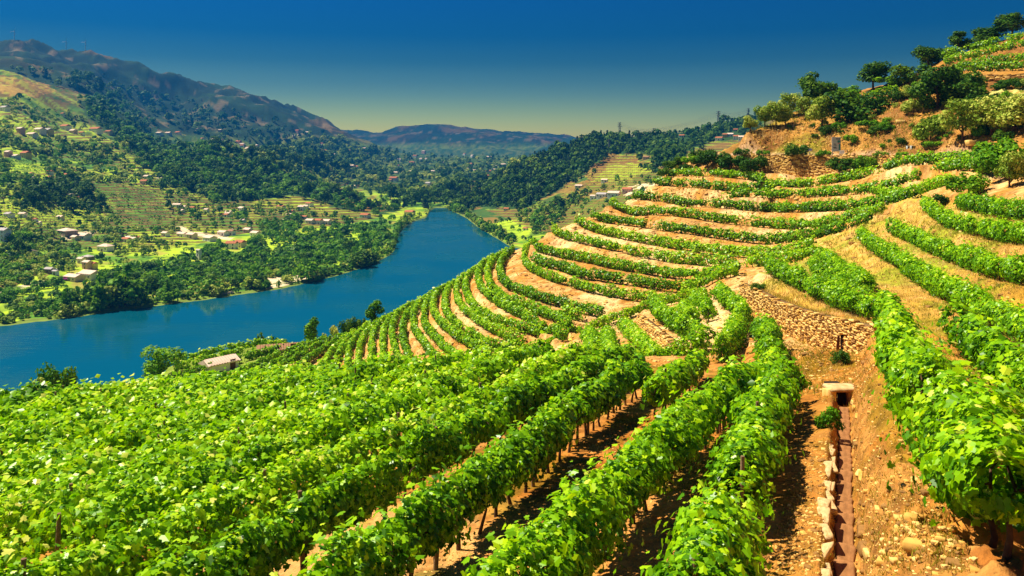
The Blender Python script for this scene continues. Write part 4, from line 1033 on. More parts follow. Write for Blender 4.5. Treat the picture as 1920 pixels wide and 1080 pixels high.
# trees of the hill and the slopes: (kind, column, base row, height px, width px, label); distance found on the ground
NEAR_TREES = [
 ('olive','olive_tree',1407,245,27,26,'small olive tree at the far left tip of the cliff top'),
 ('olive','olive_tree',1434,240,36,34,'olive tree second from the left tip of the cliff top'),
 ('olive','olive_tree',1455,238,44,34,'olive tree with open branches on the cliff edge, third from the left'),
 ('olive','olive_tree',1473,237,38,32,'olive tree with forked trunk above the direction sign'),
 ('olive','olive_tree',1482,222,42,36,'olive tree standing behind the cliff edge olives'),
 ('olive','olive_tree',1510,226,40,34,'olive tree between the forked olive and the tall dark tree'),
 ('dark','broadleaf_tree',1536,203,66,64,'tall dark dome shaped tree on the skyline above the billboard'),
 ('olive','olive_tree',1541,242,54,46,'light green olive tree above the billboard on the cliff'),
 ('darkshrub','bush',1608,228,62,94,'broad dark green dome bush in the middle of the hill'),
 ('darkshrub','bush',1672,200,34,40,'small dark bush right of the broad dome bush'),
 ('dark','broadleaf_tree',1637,168,46,54,'round dark tree alone on the skyline'),
 ('shrub','bush',1590,186,24,46,'low green bush on the skyline left of the round tree'),
 ('shrub','bush',1668,165,22,50,'low green bush on the skyline right of the round tree'),
 ('darkshrub','bush',1708,158,42,66,'brownish green bush on the skyline below the two hilltop trees'),
 ('dark','broadleaf_tree',1740,124,40,54,'dark spreading tree on the skyline left of the spiky pine'),
 ('darkshrub','bush',1774,104,24,34,'small dark bush on the skyline beside the spiky pine'),
 ('pine','pine_tree',1798,90,38,34,'small spiky dark pine on the skyline'),
 ('darkshrub','bush',1826,92,24,50,'low dark bush right of the spiky pine'),
 ('dark','broadleaf_tree',1856,84,42,62,'dark tree on the skyline right of the spiky pine'),
 ('dark','broadleaf_tree',1898,56,42,50,'topmost dark tree at the upper right corner'),
 ('dark','broadleaf_tree',1757,205,78,66,'tall dark layered tree in the middle of the hill'),
 ('dark','broadleaf_tree',1815,200,62,72,'dark tree right of the tall layered tree'),
 ('darkshrub','bush',1841,214,38,50,'dark round bush below the two dark hill trees'),
 ('darkshrub','bush',1885,168,20,50,'low dark bush below the hilltop wall'),
 ('paleshrub','bush',1745,268,54,56,'pale silvery bush by the road bank'),
 ('olive','olive_tree',1804,266,70,60,'pale olive tree with two thin trunks above the road'),
 ('olive','olive_tree',1860,262,72,70,'broad pale olive tree above the road, second from the right edge'),
 ('olive','olive_tree',1900,258,74,74,'pale olive tree above the road at the right edge'),
 ('shrub','bush',1886,330,76,96,'large bright green feathery bush at the right edge of the terraces'),
 ('olive','olive_tree',1893,352,64,44,'small olive in front of the feathery bush'),
 ('olive','olive_tree',1925,345,62,40,'small olive cut by the right edge'),
 ('shrub','bush',1816,366,46,64,'loose green broom bush at the end of the upper vine lines'),
 ('darkshrub','bush',1768,384,20,30,'small dark round bush at the head of the grassy slope'),
 ('shrub','bush',1597,272,22,24,'small green bush on the road cliff'),
 ('shrub','bush',1628,240,16,40,'low green bush at the cliff top right of the dome bush'),
 ('shrub','bush',1664,248,18,26,'small green bush clinging to the orange bank'),
 ('shrub','bush',1752,279,14,40,'low bright green bush beside the road'),
 ('shrub','bush',1296,312,22,38,'green bush at the left end of the road wall'),
 ('darkshrub','bush',1308,298,16,26,'dark bush at the road edge above the spur'),
 ('darkshrub','bush',1336,312,30,46,'dark green bush below the road, second from the left'),
 ('darkshrub','bush',1372,317,28,44,'dark green bush below the road, third from the left'),
 ('darkshrub','bush',1408,320,28,46,'dark green bush below the road, fourth from the left'),
 ('darkshrub','bush',1492,318,26,36,'dark creeper bush hanging on the road wall'),
 ('darkshrub','bush',1586,322,30,52,'brown green creeper bush on the road wall under the billboard'),
 ('shrub','bush',1620,318,26,36,'green creeper bush on the road wall right of the billboard'),
 ('darkshrub','bush',1420,560,16,22,'small dark bush at the left end of the dry stone wall'),
 ('shrub','bush',1350,560,20,30,'green bush at the top of the pale gully floor'),
 ('shrub','bush',1552,800,44,46,'green weed bush at the mouth of the stone culvert'),
 ('darkshrub','bush',1575,685,26,30,'small bush above the culvert slab'),
]
for kind, name, px, base, hp, wp, lab in NEAR_TREES:
    p = near_at(px, base, 14); d = p[1]
    put_tree(name, kind, (p[0], p[1], p[2] - 0.05), hp / F * d * 1.05, wp / F * d * 1.18, lab, 'bush' if name == 'bush' else 'tree')
# scrub over the hill
rs = np.random.default_rng(44)
HILLS = [(1420,250),(1500,235),(1580,215),(1660,185),(1760,150),(1830,150),(1920,150),(1920,270),(1860,275),(1760,285),(1650,285),(1560,262)]
nsc = 0
while nsc < 110:
    px, py = rs.uniform(1400, 1930), rs.uniform(120, 290)
    if not in_poly(px, py, HILLS): continue
    p = near_at(px, py, 60)
    if p[1] < 95: continue
    kd_ = ['darkshrub', 'shrub', 'darkshrub', 'paleshrub'][rs.integers(4)]; hh_ = rs.uniform(0.6, 2.2) * (1.4 if py < 220 else 0.9)
    put_tree('bush', kd_, (p[0], p[1], p[2] - 0.1), hh_, hh_ * rs.uniform(1.0, 1.8), 'scrub bush on the orange hill above the road', 'bush', 'scrub bushes of the hill'); nsc += 1
for px, py, w_ in ((1262,318,3.2),(1276,308,3.0),(1285,322,2.6),(1250,332,3.0),(1320,306,2.6),(1355,304,2.4),(1390,303,2.6),(1430,318,2.2),(1650,312,2.0),(1690,305,1.8),(1545,318,2.2)):
    p = near_at(px, py, 100); put_tree('bush', 'darkshrub' if w_ > 2.3 else 'shrub', (p[0], p[1], p[2] - 0.1), w_ * 0.75, w_ * 1.3, 'dark scrub bush growing along the road wall', 'bush', 'scrub bushes of the road wall')
# trees on the river side of the spur whose feet are hidden: (kind, column, top row, distance, width px)
EDGE_TREES = [
 ('round','broadleaf_tree',112,658,112,58,'lopsided leafy tree against the river at the left'),
 ('paleshrub','bush',68,697,105,44,'pale bush left of the lopsided riverside tree'),
 ('round','broadleaf_tree',305,652,136,76,'big round leafy tree against the river'),
 ('paleshrub','bush',350,660,165,22,'tiny pale bush on the river edge right of the big round tree'),
 ('paleshrub','bush',391,644,168,44,'pale topped bush on the river edge above the tiled shed'),
 ('shrub','bush',457,636,168,42,'green bush on the river edge, second from the tiled shed'),
 ('darkshrub','bush',505,624,166,54,'dark bush with blossom top on the river edge'),
 ('shrub','bush',528,634,162,30,'low green bush right of the blossom topped bush'),
 ('thin','young_tree',586,592,158,26,'leaning slender young tree on the river edge'),
 ('paleshrub','bush',617,603,158,42,'pale bush right of the leaning young tree'),
 ('darkshrub','bush',656,594,150,34,'dark bush on the spur end'),
 ('darkshrub','bush',677,592,152,14,'tiny dark bush on the spur outline'),
 ('thin','young_tree',703,564,150,32,'slender forked young tree on the spur outline'),
]
for kind, name, px, top, d, wp, lab in EDGE_TREES:
    x = (px - CX) / F * d; z = near_z(x, d); h = (HY - top) / F * d - z
    h2 = min(h, max(wp / F * d * (1.9 if name != 'bush' else 1.0), 1.2)) if h > 0 else 2.0
    put_tree(name, kind, (x, d, z), max(h, 1.2), max(wp / F * d, (0.5 if name != 'bush' else 0.7) * h), lab, 'bush' if name == 'bush' else 'tree')

# far trees of the valley: nearest 300 of a kind stand singly, the rest read as woodland
def far_proto(kind, mat, seed, ncard, card): return make_proto(kind, mat, seed, ncard, card, False)
FARP = {'orchard': [far_proto('shrub', M_MIDLEAF, 200 + s_, 420, 0.12) for s_ in range(4)], 'oak': [far_proto('round', M_DARKLEAF, 210 + s_, 420, 0.11) for s_ in range(4)], 'olivef': [far_proto('shrub', M_OLIVE, 220 + s_, 380, 0.12) for s_ in range(4)], 'poplar': [far_proto('cypress', M_MIDLEAF, 230 + s_, 380, 0.08) for s_ in range(4)], 'pinef': [far_proto('cypress', M_PINE, 240 + s_, 320, 0.10) for s_ in range(4)]}
NAT = {'orchard': 1.0, 'oak': 0.82, 'olivef': 1.0, 'poplar': 0.34, 'pinef': 0.34}
pts_far = []      # kind, x, y, z, h, w, px size
def scatter(poly, count, kinds, hrange, wr_=1.0, seed=0, avoid=True, exclude=()):
    r = np.random.default_rng(seed)
    xs_ = [p[0] for p in poly]; ys_ = [p[1] for p in poly]
    n_ = 0; tries = 0
    while n_ < count and tries < count * 12:
        tries += 1
        px = r.uniform(min(xs_), max(xs_)); py = r.uniform(min(ys_), max(ys_))
        if not in_poly(px, py, poly): continue
        if avoid and (multi(R_SANDS, px, py) or multi(R_FIELDS, px, py)) and r.random() < 0.85: continue
        px += r.normal(0, 7); py += r.normal(0, 4)
        if any(in_poly(px, py, e) for e in exclude) or by_house(px, py): continue
        p, j = far_at(px, py)
        if p[2] < RIVER + 0.8 or p[1] > 5000: continue
        k = kinds[r.integers(len(kinds))]
        h = r.uniform(*hrange) * r.lognormal(0, 0.28)
        w = h * wr_ * r.uniform(0.8, 1.3) * (0.36 if k in ('poplar', 'pinef') else (0.85 if k == 'oak' else 1.15))
        pts_far.append((k, p[0], p[1], p[2] - 0.3, h, w, h / p[1] * F)); n_ += 1
NOPL = [R_TERR_R, R_BROWN_R, R_TERR_L]
shore_x = np.arange(-20, 800, 1.0)
r = np.random.default_rng(5)
for px in np.concatenate([r.uniform(-30, 745, 420), r.uniform(560, 800, 120), r.uniform(850, 960, 70)]):     # belt along the water
    k_ = int(np.argmin(np.abs(pxs - px))); d = sd[k_] * r.uniform(1.008, 1.05)
    i = np.searchsorted(DG[k_], d); z = max(ZG[k_, min(i, DG.shape[1] - 1)], RIVER + 0.3)
    big = fbm(px / 40.0, 0.0, 8, 2)
    if multi(R_SANDS, px, HY - z / d * F) and r.random() < 0.8: continue
    kk = ['orchard', 'orchard', 'olivef', 'poplar', 'oak'][r.integers(5)]
    h = (3.4 + 13 * max(0, float(big) - 0.36) * 2.2) * r.uniform(0.6, 1.3) * (1.35 if kk == 'poplar' else 1) * (1.15 if px > 560 else 0.85)
    pts_far.append((kk, (px - CX) / F * d, d, z - 0.3, h, h * (0.36 if kk == 'poplar' else 1.2), h / d * F))
scatter([(0,560),(130,535),(300,545),(520,500),(640,500),(735,470),(740,430),(600,415),(480,425),(400,460),(300,500),(180,520),(60,540),(0,580)], 900, ['orchard','orchard','orchard','oak'], (3.2, 5.6), 1.1, 1)
scatter([(180,520),(480,440),(520,415),(700,400),(740,415),(735,470),(700,490),(480,520),(260,545)], 700, ['orchard','orchard','oak'], (3.5, 6.0), 1.1, 2)
scatter([(-40,520),(0,360),(180,330),(330,350),(480,380),(620,395),(640,415),(400,450),(200,500),(0,545)], 1100, ['orchard','olivef','olivef','oak'], (2.8, 5.5), 1.05, 3, exclude=[R_TERR_L2, R_TERR_L])
scatter([(-40,380),(0,180),(150,215),(300,275),(330,300),(420,372),(330,352),(180,340)], 850, ['oak','olivef','orchard','orchard','olivef'], (4.0, 8.0), 1.0, 4)
scatter([(0,568),(60,560),(200,545),(420,520),(560,500),(590,515),(400,552),(200,578),(60,594),(0,600)], 230, ['orchard','olivef','orchard','oak'], (2.6, 5.0), 1.15, 42, False)
scatter([(20,395),(60,350),(160,345),(190,390),(200,420),(120,400)], 160, ['oak'], (6, 10), 1.0, 41)
scatter(R_FOREST_L, 1300, ['oak','oak','orchard','orchard'], (7, 13), 0.9, 5, False)
scatter(R_FOREST_R, 2300, ['pinef','oak','pinef'], (5.5, 9), 1.3, 6, False)
scatter(R_RIDGE_R, 1200, ['oak','pinef','oak'], (5, 8.5), 1.2, 7, False)
scatter([(740,395),(790,360),(880,350),(1000,330),(900,388),(840,388)], 420, ['oak','pinef','oak'], (9, 15), 1.0, 8, False)
scatter([(430,300),(600,260),(760,290),(1000,300),(900,350),(760,380),(640,350)], 1500, ['oak','olivef','oak'], (8, 16), 1.0, 9, False)
scatter([(0,130),(200,150),(500,230),(760,300),(640,330),(430,300),(250,190)], 520, ['oak','pinef','oak'], (10, 20), 1.1, 10, False)
scatter([(900,432),(960,405),(1020,390),(1060,400),(1000,445),(950,460)], 130, ['orchard','oak','olivef'], (4, 7), 1.0, 11)
scatter([(985,400),(1060,360),(1200,330),(1290,315),(1290,400),(1100,400),(1000,440)], 200, ['olivef','oak','orchard'], (3, 6), 1.0, 12)
scatter([(1205,292),(1290,290),(1250,315),(1195,322)], 130, ['oak'], (6, 10), 1.0, 13)
scatter([(1020,395),(1110,360),(1110,368),(1040,405)], 60, ['oak'], (5, 8), 1.0, 14)
FAR_LABEL = {'orchard': ('orchard_tree', 'small round green orchard tree', 'orchard trees of the far bank'), 'oak': ('broadleaf_tree', 'dark green broadleaf tree', 'dark broadleaf trees across the river'),
             'olivef': ('olive_tree', 'pale silvery olive tree', 'olive trees across the river'), 'poplar': ('poplar_tree', 'slender upright tree', 'slender trees along the far water edge'), 'pinef': ('pine_tree', 'dark pointed pine tree', 'pines of the wooded ridges')}
ZONES = [('at the left edge below the terraces', -60, 90, 480, 620), ('around the long riverside houses', 90, 230, 480, 600), ('along the long bright green field', 230, 380, 455, 600), ('behind the pale sand strip', 380, 540, 470, 600), ('near the red roofed gable houses', 380, 540, 425, 470), ('on the wooded river point', 540, 810, 395, 540), ('beside the dirt bank hamlet', 230, 380, 400, 455), ('among the terraces above the houses', -60, 230, 330, 480), ('around the hillside village', -60, 260, 180, 330), ('on the right river bank', 810, 1060, 380, 480), ('on the ridge below the pylons', 860, 1420, 200, 380), ('on the shaded slope of the wooded spur', 230, 780, 250, 400)]
byk = {}
for p in pts_far: byk.setdefault(p[0], []).append(p)
for k, lst in byk.items():
    lst.sort(key=lambda p: -p[6])
    name, lab, grp = FAR_LABEL[k]
    lim = {'orchard': 290, 'oak': 200, 'olivef': 200, 'poplar': 120, 'pinef': 120}[k]
    for n_, p in enumerate(lst[:lim]):
        crown, trunk = FARP[k][n_ % 4]
        o = empty(name, (p[1], p[2], p[3]), (n_ * 2.399) % 6.283, (p[5] / NAT[k], p[5] / NAT[k], p[4]))
        q_x = p[1] / p[2] * F + CX; q_y = HY - p[3] / p[2] * F
        where = 'across the river'
        for zn, x0, x1, y0, y1 in ZONES:
            if x0 <= q_x < x1 and y0 <= q_y < y1: where = zn; break
        tag(o, lab.rsplit('|', 1)[0] + ' ' + where if where else lab.replace('|', ' '), 'tree', grp + (', ' + where if where else '')); link('trunk', trunk, o); link('crown', crown, o)
    rest = lst[lim:]
    if rest:
        A_ = np.array([p[1:6] for p in rest]); n_ = len(A_); kk = 32
        r = np.random.default_rng(len(rest))
        v = r.normal(0, 1, (n_, kk, 3)); v /= np.linalg.norm(v, axis=2)[..., None]; v[..., 2] = np.where(v[..., 2] < -0.5, -v[..., 2], v[..., 2])
        pointy = k in ('poplar', 'pinef')
        tz = 0.5 + 0.46 * v[..., 2]
        taper = (1.15 - 0.85 * tz) if pointy else (1.0 - 0.25 * np.abs(v[..., 2]))
        rad = r.uniform(0.30, 0.5, (n_, kk))
        C_ = np.stack([A_[:, None, 0] + v[..., 0] * rad * A_[:, None, 4] * taper, A_[:, None, 1] + v[..., 1] * rad * A_[:, None, 4] * taper, A_[:, None, 2] + A_[:, None, 3] * (tz * 0.9 + 0.08)], -1).reshape(-1, 3)
        Nn = (v + r.normal(0, 0.35, v.shape) + np.array([0, 0, 0.2])).reshape(-1, 3)
        S = (np.repeat(np.sqrt(A_[:, 4] * np.where(pointy, A_[:, 4] * 1.6, A_[:, 3])), kk) * r.uniform(0.24, 0.44, n_ * kk))
        rnd = np.clip(np.repeat(r.random(n_), kk) * 0.6 + r.random(n_ * kk) * 0.4, 0, 1)
        mat = {'orchard': M_MIDLEAF, 'oak': M_DARKLEAF, 'olivef': M_OLIVE, 'poplar': M_MIDLEAF, 'pinef': M_PINE}[k]
        V, Fs, a = leaves(C_, Nn, S, T_DIAM, F_DIAM, seed=n_, rnd=rnd)
        o = link('woodland', mesh_np('woodland', V, Fs, [mat], {'rnd': ('FACE', a)}))
        tag(o, {'orchard': 'mass of small green orchard trees across the river', 'oak': 'mass of dark trees on the far slopes', 'olivef': 'mass of pale olive trees on the far slopes', 'poplar': 'mass of slender trees by the water', 'pinef': 'mass of dark pines on the far ridges'}[k], 'woodland', kind='stuff')
# vine lines on the far terraces
acc = []
for poly, cnt, sd_ in ((R_TERR_R, 5200, 1), (R_BROWN_R, 800, 2), (R_TERR_L2, 2600, 3), (R_TERR_L, 1200, 4), ([(-20,430),(0,380),(180,360),(200,420),(120,470),(0,540)], 3000, 5), ([(380,380),(620,395),(640,410),(400,420)], 2200, 6), ([(0,290),(120,310),(160,345),(60,350),(0,350)], 1600, 7), ([(225,505),(362,463),(368,481),(246,513)], 500, 8)):
    r = np.random.default_rng(sd_ + 600); xs_ = [p[0] for p in poly]; ys_ = [p[1] for p in poly]
    for _ in range(cnt * 2):
        px = r.uniform(min(xs_), max(xs_)); py = r.uniform(min(ys_), max(ys_))
        if not in_poly(px, py, poly): continue
        p, j = far_at(px, py); i = int(np.argmin(np.abs(pxs - px)))
        if p[2] < RIVER + 1 or not (0.10 < fr[i, j] < 0.42): continue
        acc.append(p)
acc = np.array(acc); r = np.random.default_rng(8); C_ = np.repeat(acc, 3, axis=0); n_ = len(C_)
C_ = C_ + np.stack([r.normal(0, 0.9, n_), r.normal(0, 0.35, n_), r.uniform(0.3, 1.3, n_)], 1)
V, Fs, a = leaves(C_, np.stack([r.normal(0, 0.5, n_), r.normal(-0.3, 0.5, n_), np.ones(n_) * 0.8], 1), r.uniform(0.9, 1.8, n_), T_DIAM, F_DIAM, seed=5, rnd=r.random(n_))
tag(link('terrace_vines', mesh_np('terrace_vines', V, Fs, [M_MIDLEAF], {'rnd': ('FACE', a)})), 'distant vine lines on the terraces across the valley', 'vines', kind='stuff')
print('far trees', {k: len(v) for k, v in byk.items()})
# ------------------------------------------------------------------ dry stone walls, drain, culvert
M_STONE = plain_mat('wall_stone', (0.70, 0.40, 0.09), (0.42, 0.20, 0.03), 1.7, bump=0.5)
M_STONE2 = plain_mat('wall_stone_pale', (0.82, 0.55, 0.19), (0.56, 0.31, 0.06), 2.3, bump=0.5)
M_STONE3 = plain_mat('wall_stone_dark', (0.34, 0.17, 0.045), (0.18, 0.085, 0.02), 2.3, bump=0.5)
M_RUBBLE = plain_mat('wall_core', (0.22, 0.12, 0.045), (0.12, 0.06, 0.02), 3.0, bump=0.7)
M_SLAB = plain_mat('pale_slab', (0.66, 0.46, 0.22), (0.40, 0.22, 0.08), 3.5, bump=0.6)
M_FLOOR = plain_mat('drain_floor', (0.34, 0.15, 0.05), (0.16, 0.065, 0.018), 2.5, bump=0.6)

def rock_verts(seed, sx_=1, sy_=1, sz_=1):
    """an uneven block: cube with cut corners and shifted points"""
    r = np.random.default_rng(seed)
    V = np.array([(x, y, z) for x in (-.5, .5) for y in (-.5, .5) for z in (-.5, .5)]) * (1 + r.uniform(-0.22, 0.10, (8, 1))) + r.uniform(-.09, .09, (8, 3))
    bm = bmesh.new()
    vs = [bm.verts.new(v) for v in V]
    for f in ((0, 1, 3, 2), (4, 6, 7, 5), (0, 4, 5, 1), (2, 3, 7, 6), (0, 2, 6, 4), (1, 5, 7, 3)): bm.faces.new([vs[i] for i in f])
    bmesh.ops.bevel(bm, geom=bm.edges[:], offset=0.09, segments=1, affect='EDGES')
    bmesh.ops.triangulate(bm, faces=bm.faces[:])
    bm.verts.index_update()
    V = np.array([v.co[:] for v in bm.verts]); Fq = np.array([[v.index for v in f.verts] for f in bm.faces]); bm.free()
    return V, Fq
ROCKS = [rock_verts(s_) for s_ in range(6)]
ROCKM = [mesh_np('stone', V, Fq, [[M_STONE, M_STONE2, M_STONE3][i % 3]]) for i, (V, Fq) in enumerate(ROCKS)]

def stone_wall(name, base, top, ssize, nsingle, label, thick=0.5, lean=0.0, sub='stone'):
    """base, top: polylines of equal length; stones laid in uneven courses on the face turned to the lens"""
    base = resample(catmull(base, 8), 0.25); top = resample(catmull(top, 8), 0.25)
    m_ = min(len(base), len(top)); base = base[np.linspace(0, len(base) - 1, m_).astype(int)]; top = top[np.linspace(0, len(top) - 1, m_).astype(int)]
    root = empty(name, tuple(base[0])); tag(root, label, 'wall'); off = base[0].copy()
    t2 = np.gradient(base[:, :2], axis=0); t2 /= np.linalg.norm(t2, axis=1)[:, None]; nv = np.stack([-t2[:, 1], t2[:, 0]], 1)
    s_ = np.sign(np.sum(nv * -base[:, :2], 1)); nv = nv * s_[:, None]
    n3 = np.hstack([nv, np.zeros((m_, 1))])
    # core
    Vc = np.vstack([base - n3 * 0.10 - (0, 0, 0.4), top - n3 * 0.10, top - n3 * thick, base - n3 * thick - (0, 0, 0.4)]) - off
    i_ = np.arange(m_ - 1); Fc = np.vstack([np.stack([i_ + a * m_, i_ + 1 + a * m_, i_ + 1 + b_ * m_, i_ + b_ * m_], 1) for a, b_ in ((0, 1), (1, 2), (2, 3))])
    link('core', mesh_np('core', Vc, Fc, [M_RUBBLE]), root)
    rg = np.random.default_rng(len(name) + m_)
    cum = np.concatenate([[0], np.cumsum(np.linalg.norm(np.diff(base, axis=0), axis=1))])
    hmax = (top[:, 2] - base[:, 2]).max()
    items = []
    row = 0; v = 0.0
    while v < hmax:
        ch = ssize * rg.uniform(0.38, 0.62)
        u = rg.uniform(0, ssize)
        while u < cum[-1]:
            L = ssize * rg.uniform(0.7, 2.0)
            uc = u + L / 2; k = min(m_ - 1, np.searchsorted(cum, uc)); H = top[k, 2] - base[k, 2]
            z = base[k, 2] + v + ch / 2 + rg.normal(0, 0.05) * ssize
            if v + ch * 0.5 < H + 0.1 * rg.normal():
                fr_ = (v + ch / 2) / max(H, 0.1)
                p = base[k] * (1 - fr_) + top[k] * fr_; p = np.array([p[0], p[1], z]) + n3[k] * rg.uniform(-0.05, 0.07)
                items.append((p, math.atan2(t2[k, 1], t2[k, 0]), (L * 0.98, thick * 0.7, ch * 1.04), rg.integers(6)))
            u += L
        v += ch
    items.sort(key=lambda it: -(it[2][0] * it[2][2]) / (it[0][1] ** 2))
    for p, a, sc, k in items[:nsingle]:
        o = link(sub, ROCKM[k], root, tuple(p - off)); o.rotation_euler = (rg.normal(0, .06), rg.normal(0, .06), a + rg.normal(0, .08)); o.scale = sc
    rest = items[nsingle:]
    if rest:
        Vs, Fs, mi, o_ = [], [], [], 0
        for p, a, sc, k in rest:
            V, Fq = ROCKS[k]; V = V * np.array(sc); c, s2 = math.cos(a), math.sin(a)
            V = np.stack([V[:, 0] * c - V[:, 1] * s2, V[:, 0] * s2 + V[:, 1] * c, V[:, 2]], 1) + p - off
            Vs.append(V); Fs.append(Fq + o_); o_ += len(V); mi.append(np.full(len(Fq), k % 3))
        me = mesh_np('stonework', np.vstack(Vs), np.vstack(Fs), [M_STONE, M_STONE2, M_STONE3], mat_index=np.concatenate(mi))
        tag(link('stonework', me, root), kind='stuff')
    return root

stone_wall('dry_stone_wall', WALL_BASE, WALL_TOP, 0.22, 300, 'tall curved dry stone wall at the head of the gully')
stone_wall('road_wall', RW_BASE, RW_TOP, 0.46, 0, 'long rubble retaining wall under the road')
ws = WALL_BASE[4] * 0.75 + WALL_BASE[3] * 0.25; wt = WALL_TOP[4] * 0.75 + WALL_TOP[3] * 0.25
M_BOARD = plain_mat('old_board', (0.16, 0.05, 0.025), (0.09, 0.03, 0.015), 6, bump=0.3); M_SLOT_SHADE = plain_mat('slot_shade', (0.015, 0.01, 0.007), (0.01, 0.007, 0.005), 3)
root = empty('wall_niche', (ws[0] - 0.1, ws[1] - 0.35, ws[2])); tag(root, 'narrow dark slot doorway in the tall dry stone wall', 'doorway')
for nm, a_ in (('opening_shade', (-0.17, 0.17, -0.03, 0.12, -0.1, 1.25)),): link(nm, bpy.data.meshes.new(nm), root).data.from_pydata([(x, y, z) for x in a_[:2] for y in a_[2:4] for z in a_[4:]], [], [(0, 1, 3, 2), (4, 6, 7, 5), (0, 4, 5, 1), (2, 3, 7, 6), (0, 2, 6, 4), (1, 5, 7, 3)])  # solid block, near-black colour paints the shade inside the slot
root.children[0].data.materials.append(M_SLOT_SHADE)
link('lintel', mesh_np('lintel', ROCKS[2][0] * np.array([0.75, 0.3, 0.16]) + np.array([0, 0, 1.32]), ROCKS[2][1], [M_STONE2]), root)
o = link('leaning_board', mesh_np('leaning_board', ROCKS[4][0] * np.array([0.24, 0.05, 1.25]) + np.array([0, 0, 0.6]), ROCKS[4][1], [M_BOARD])); o.location = (ws[0] - 0.62, ws[1] - 0.55, ws[2]); o.rotation_euler = (-0.18, 0.22, 0.2); tag(o, 'dark red wooden board leaning on the dry stone wall', 'board')
gb = [r_.line for r_ in MID]
b2 = [(12.4, y_, np.interp(y_, [62, 84], [-16.9, -19.0])) for y_ in (63, 68, 73, 78, 83)]; t2_ = [(13.2, y_, np.interp(y_, [62, 86], [-15.5, -17.4]) - 0.05) for y_ in (63, 68, 73, 78, 83)]
stone_wall('rubble_bank_wall', np.array(b2), np.array(t2_), 0.30, 120, 'low rubble bank wall between two short vine hedges in the gully')
stone_wall('hilltop_wall', np.array([P(1818, 155, 163), P(1850, 152, 161), P(1890, 150, 158), P(1930, 148, 155)]) , np.array([P(1818, 143, 163), P(1850, 140, 161), P(1890, 139, 158), P(1930, 137, 155)]), 0.6, 0, 'pale stone wall below the hilltop vines')

# drain: floor slabs and edge stones
root = empty('stone_drain', tuple(DITCH_C[0])); tag(root, 'narrow stone lined drain channel running between the vines and the bank', 'drain')
off = DITCH_C[0]
DLn = resample(DITCH_C, 0.1); cumD = np.concatenate([[0], np.cumsum(np.linalg.norm(np.diff(DLn, axis=0), axis=1))])
rg = np.random.default_rng(77)
FLOORM = mesh_np('slab', ROCKS[0][0], ROCKS[0][1], [M_FLOOR])
u = 0.0
while u < cumD[-1] - 1.2:
    L = rg.uniform(0.8, 1.5); k = np.searchsorted(cumD, u + L / 2); k = min(k, len(DLn) - 2)
    t_ = DLn[min(k + 5, len(DLn) - 1)] - DLn[max(k - 5, 0)]; a = math.atan2(t_[1], t_[0])
    o = link('slab', FLOORM, root, tuple(DLn[k] + (0, 0, -0.40) - off))
    o.rotation_euler = (rg.normal(0, .02), rg.normal(0, .05), a + rg.normal(0, .03)); o.scale = (L * 1.05, 0.38, 0.12)
    u += L
EDGEM = [mesh_np('stone', V * np.array([1, 1, 1]), Fq, [M_SLAB]) for V, Fq in ROCKS]
for side, u0, u1 in ((1, 0, cumD[-1] * 0.5), (-1, 2, cumD[-1] - 2)):
    u = u0
    while u < u1:
        L = rg.uniform(0.35, 0.8) if side > 0 else rg.uniform(0.25, 0.5); k = min(np.searchsorted(cumD, u + L / 2), len(DLn) - 2)
        t_ = DLn[min(k + 5, len(DLn) - 1)] - DLn[max(k - 5, 0)]; t_ = t_ / np.linalg.norm(t_); nvv = np.array([-t_[1], t_[0], 0])
        if rg.random() < (0.9 if side > 0 else 0.4):
            p = DLn[k] + nvv * side * (0.34 + rg.uniform(0, .12)); z = max(near_z(p[0], p[1]), DLn[k][2] - 0.12)
            o = link('stone', EDGEM[rg.integers(6)] if side > 0 else ROCKM[rg.integers(6)], root, (p[0] - off[0], p[1] - off[1], z - off[2] - (0.02 if side > 0 else 0.1))); o.rotation_euler = (rg.normal(0, .08), rg.normal(0, .08), math.atan2(t_[1], t_[0]) + rg.normal(0, .15)); o.scale = (L, rg.uniform(.16, .34), rg.uniform(.10, .24))
        u += L + rg.uniform(0, .08 if side > 0 else 0.5)

def box_mesh(name, x0, x1, y0, y1, z0, z1, mat, bev=0.0):
    bm = bmesh.new()
    vs = [bm.verts.new((x, y, z)) for x in (x0, x1) for y in (y0, y1) for z in (z0, z1)]
    for f in ((0, 1, 3, 2), (4, 6, 7, 5), (0, 4, 5, 1), (2, 3, 7, 6), (0, 2, 6, 4), (1, 5, 7, 3)): bm.faces.new([vs[i] for i in f])
    if bev: bmesh.ops.bevel(bm, geom=bm.edges[:], offset=bev, segments=1, affect='EDGES')
    bmesh.ops.recalc_face_normals(bm, faces=bm.faces[:])
    me = bpy.data.meshes.new(name); bm.to_mesh(me); bm.free(); me.materials.append(mat); return me
M_MOUTH_SHADE = plain_mat('mouth_shade', (0.02, 0.014, 0.01), (0.01, 0.008, 0.006), 3)
c = P(1581, 748, 36.3)
root = empty('culvert', tuple(c), 0.0); tag(root, 'small stone culvert with a pale slab roof and square dark mouth', 'culvert')
link('slab', mesh_np('slab', rock_verts(31)[0] * np.array([1.5, 0.95, 0.15]) + np.array([0.05, 0.35, 0.44]), rock_verts(31)[1], [M_SLAB]), root)
for s_ in (-1, 1):
    link('side_stone', mesh_np('side_stone', rock_verts(33 + s_)[0] * np.array([0.42, 0.85, 0.8]) + np.array([0.50 * s_, 0.4, 0.0]), rock_verts(33 + s_)[1], [M_STONE2]), root)
link('tunnel_shade', box_mesh('tunnel_shade', -0.32, 0.32, 0.45, 1.4, -0.5, 0.40, M_MOUTH_SHADE), root)  # closed box; the darkness of the culvert mouth is put into its colour
